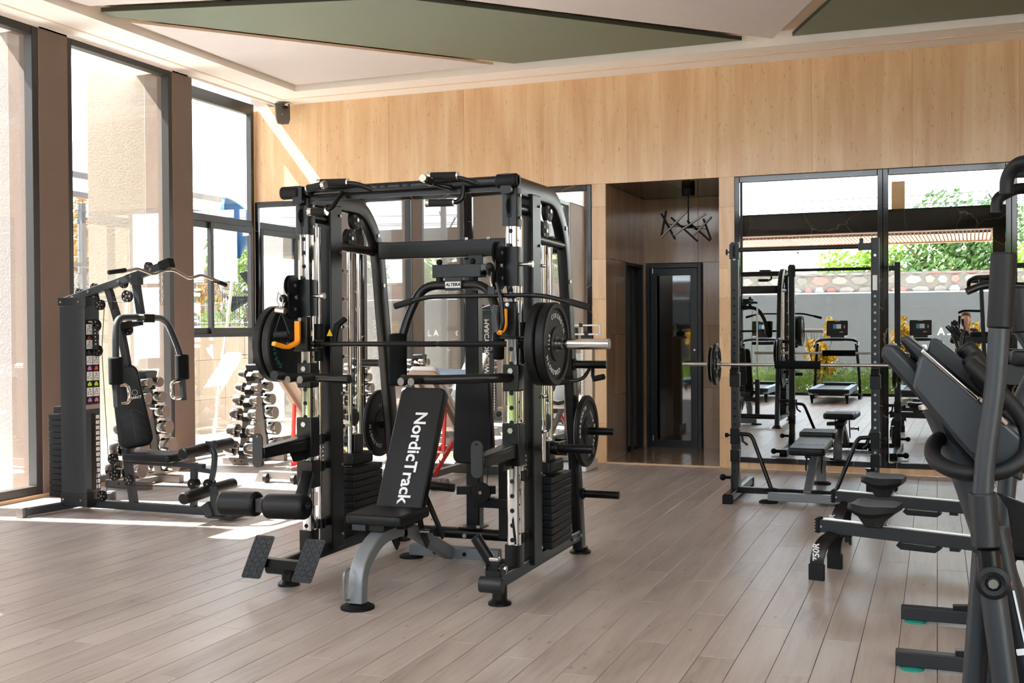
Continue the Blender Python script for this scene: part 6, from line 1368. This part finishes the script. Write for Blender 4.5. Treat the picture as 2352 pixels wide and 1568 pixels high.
cream = M['cream'] = mat('cream_enamel', '#ddcbb2', .45)
MB().span((-3.36, 10.62, .10), (-3.24, 10.72, 1.28)).build('column', 'cream', cs, bevel=.006)
MB().span((-3.46, 10.56, 1.265), (-3.19, 10.74, 1.30)).build('head', 'cream', cs, bevel=.006)
MB().span((-3.348, 10.600, .65), (-3.328, 10.615, 1.48)).build('height_rod', 'steel', cs); 
b = MB()
for k in range(22): b.box((-3.338, 10.599, .70+.034*k), (.012, .002, .004))
b.build('scale_marks', 'black_matte', cs)
MB().span((-3.46, 10.55, 1.445), (-3.135, 10.565, 1.462)).span((-3.46, 10.55, 1.355), (-3.15, 10.565, 1.372)).span((-3.145, 10.55, 1.355), (-3.130, 10.565, 1.462)).build('beam', 'steel', cs, bevel=.001)
MB().span((-3.355, 10.54, 1.435), (-3.32, 10.575, 1.475)).span((-3.30, 10.54, 1.335), (-3.26, 10.575, 1.395)).build('poise', 'black', cs, bevel=.003)
MB().span((-3.45, 10.56, 1.295), (-3.38, 10.60, 1.43)).span((-3.34, 10.56, 1.295), (-3.22, 10.60, 1.36)).build('pivot_box', 'black', cs, bevel=.003)
MB().span((-3.445, 10.553, 1.375), (-3.425, 10.558, 1.41)).build('lock_lever', 'steel', cs)

# ================================================================ POOL NET outside
MB().cyl((-8.0, 10.84, .0), (-8.0, 11.385, 2.55), .018).build('pole', 'white', pn)
b = MB(); rr_ = []
for k in range(9):
    f = k/8; w_ = (.27, .30, .31, .30, .27, .23, .17, .10, .03)[k]; z_ = 2.92-.62*f; yc_ = 11.40 - .02*f
    rr_.append([(-8.0 + .09*math.sin(a)*(1-.3*f) - .02, yc_ + w_*math.cos(a)*(1+.07*math.sin(5*a+k)), z_ - .10*math.cos(a)*(1-f)) for a in [2*math.pi*j/18 for j in range(18)]])
b.loft(rr_, cap=False); b.build('net_bag', 'bluebag', pn, ang=25)
MB().tube(rr_[0]+[rr_[0][0]], .012, 8).build('hoop', 'blue', pn)

# ================================================================ PHOTOGRAPHER (mirrored)
def skin(name, verts, edges, radii, m, par, sub=2, root=0):
    me = bpy.data.meshes.new(name); org = ORG[par.name]; me.from_pydata([Vector(v)-org for v in verts], edges, []); me.materials.append(M[m])
    o = bpy.data.objects.new(name, me); C.objects.link(o); o.parent = par; ORG[o.name] = org
    s = o.modifiers.new('skin', 'SKIN'); sv_ = me.skin_vertices[0].data if me.skin_vertices else None
    if sv_ is None:
        bm = bmesh.new(); bm.from_mesh(me); bm.verts.layers.skin.verify(); bm.to_mesh(me); bm.free(); sv_ = me.skin_vertices[0].data
    for i, r_0 in enumerate(radii): sv_[i].radius = (r_0, r_0) if not isinstance(r_0, tuple) else r_0; sv_[i].use_root = (i == root)
    s.use_smooth_shade = True; su_ = o.modifiers.new('sub', 'SUBSURF'); su_.levels = sub; su_.render_levels = sub; return o
ps = thing('person', 'photographer with brown hair and dark clothes holding a camera, seen in the mirror', 'person', (.2, -.33, 0))
PX, PY = .20, -.33
V_ = [(PX, PY, .93), (PX, PY, 1.12), (PX, PY, 1.30), (PX, PY+.01, 1.36), (PX, PY+.02, 1.44),
      (PX-.16, PY, 1.29), (PX-.24, PY+.04, 1.08), (PX-.16, PY+.20, 1.26), (PX+.16, PY, 1.29), (PX+.26, PY+.06, 1.08), (PX+.06, PY+.22, 1.30),
      (PX-.10, PY, .86), (PX-.11, PY+.02, .50), (PX-.11, PY, .09), (PX+.10, PY, .86), (PX+.11, PY+.02, .50), (PX+.11, PY, .09), (PX-.11, PY+.14, .04), (PX+.11, PY+.14, .04)]
E_ = [(0, 1), (1, 2), (2, 3), (3, 4), (2, 5), (5, 6), (6, 7), (2, 8), (8, 9), (9, 10), (0, 11), (11, 12), (12, 13), (0, 14), (14, 15), (15, 16), (13, 17), (16, 18)]
R_ = [.13, .12, .12, .055, .05, .062, .045, .032, .062, .045, .032, .085, .058, .042, .085, .058, .042, .035, .035]
skin('body', V_, E_, R_, 'skin', ps)
# clothing: jacket and trousers over the body
skin('jacket', [V_[0], V_[1], V_[2], (PX, PY, 1.345), V_[5], V_[6], tuple(Vector(V_[6]).lerp(Vector(V_[7]), .8)), V_[8], V_[9], tuple(Vector(V_[9]).lerp(Vector(V_[10]), .8)), (PX, PY, .84)], [(0, 1), (1, 2), (2, 3), (2, 4), (4, 5), (5, 6), (2, 7), (7, 8), (8, 9), (0, 10)], [.155, .14, .135, .075, .078, .062, .05, .078, .062, .05, .16], 'navy', ps)
skin('trousers', [(PX, PY, .93), V_[11], V_[12], (PX-.11, PY, .12), V_[14], V_[15], (PX+.11, PY, .12)], [(0, 1), (1, 2), (2, 3), (0, 4), (4, 5), (5, 6)], [.14, .105, .078, .068, .105, .078, .068], 'navy', ps)
hd = MB().loft([[(PX + .0 + .075*w_*math.cos(a), PY+.03 + .095*w_*math.sin(a) + off, z_) for a in [2*math.pi*j/20 for j in range(20)]] for w_, z_, off in ((.35, 1.405, .02), (.62, 1.425, .02), (.85, 1.46, .015), (.98, 1.50, .01), (1.0, 1.54, 0), (.96, 1.58, 0), (.78, 1.62, 0), (.45, 1.64, 0))]).build('head', 'skin', ps, ang=80)
MB().loft([[(PX, PY+.115, 1.545), (PX-.012, PY+.12, 1.505), (PX+.012, PY+.12, 1.505)], [(PX, PY+.118, 1.54), (PX-.006, PY+.15, 1.508), (PX+.006, PY+.15, 1.508)]]).build('nose', 'skin', hd, ang=80)
for s in (-1, 1):
    MB().ball((PX+s*.03, PY+.118, 1.545), .012, 6, (1, .6, .7)).build('eye', 'white_vinyl', hd); MB().ball((PX+s*.03, PY+.125, 1.545), .006, 5, (1, .6, 1)).build('iris', 'black_matte', hd)
    MB().ball((PX+s*.077, PY+.03, 1.53), .02, 6, (.35, .7, 1.2)).build('ear', 'skin', hd)
MB().ball((PX, PY+.121, 1.475), .018, 6, (1.2, .4, .35)).build('mouth', 'pink', hd)
MB().loft([[(PX + (.086*w_)*math.cos(a), PY+.015 + .105*w_*math.sin(a) - o_, z_ + .03*max(0, math.sin(a))*t_) for a in [2*math.pi*j/22 for j in range(22)]] for w_, z_, o_, t_ in ((.62, 1.36, .05, 0), (.85, 1.42, .045, 0), (.95, 1.50, .03, 0), (1.02, 1.56, .012, 1), (1.03, 1.60, .005, 1), (.90, 1.645, 0, 0), (.5, 1.672, 0, 0))]).build('hair', 'hair', ps, ang=80)
for (hx, hy, hz_, s) in ((PX-.16, PY+.215, 1.265, 1), (PX+.045, PY+.235, 1.31, -1)):
    hn = MB().ball((hx, hy, hz_+.03), .038, 7, (.8, .5, 1.15)).build('palm', 'skin', ps)
    for k in range(4): MB().tube([(hx-.024+.016*k, hy+.0, hz_+.055), (hx-.024+.016*k, hy+.035, hz_+.085-.004*abs(k-1)), (hx-.024+.016*k + s*.01, hy+.045, hz_+.06)], .0085, 8, rad=.01).build('finger', 'skin', hn)
    MB().tube([(hx+s*.025, hy, hz_+.02), (hx+s*.05, hy+.015, hz_+.045), (hx+s*.05, hy+.02, hz_+.07)], .010, 8).build('thumb', 'skin', hn)
pc = thing('photo_camera', 'black camera with a round lens held up by the photographer', 'camera', (-.0, -.12, 1.40))
MB().span((-.06, -.17, 1.40), (.08, -.11, 1.49)).span((-.02, -.165, 1.49), (.03, -.12, 1.515)).build('camera_body', 'black_matte', pc, bevel=.006)
MB().cyl((0, -.11, 1.45), (0, -.03, 1.45), .042, .046, n=28).build('lens', 'black', pc)

texts_to_meshes()
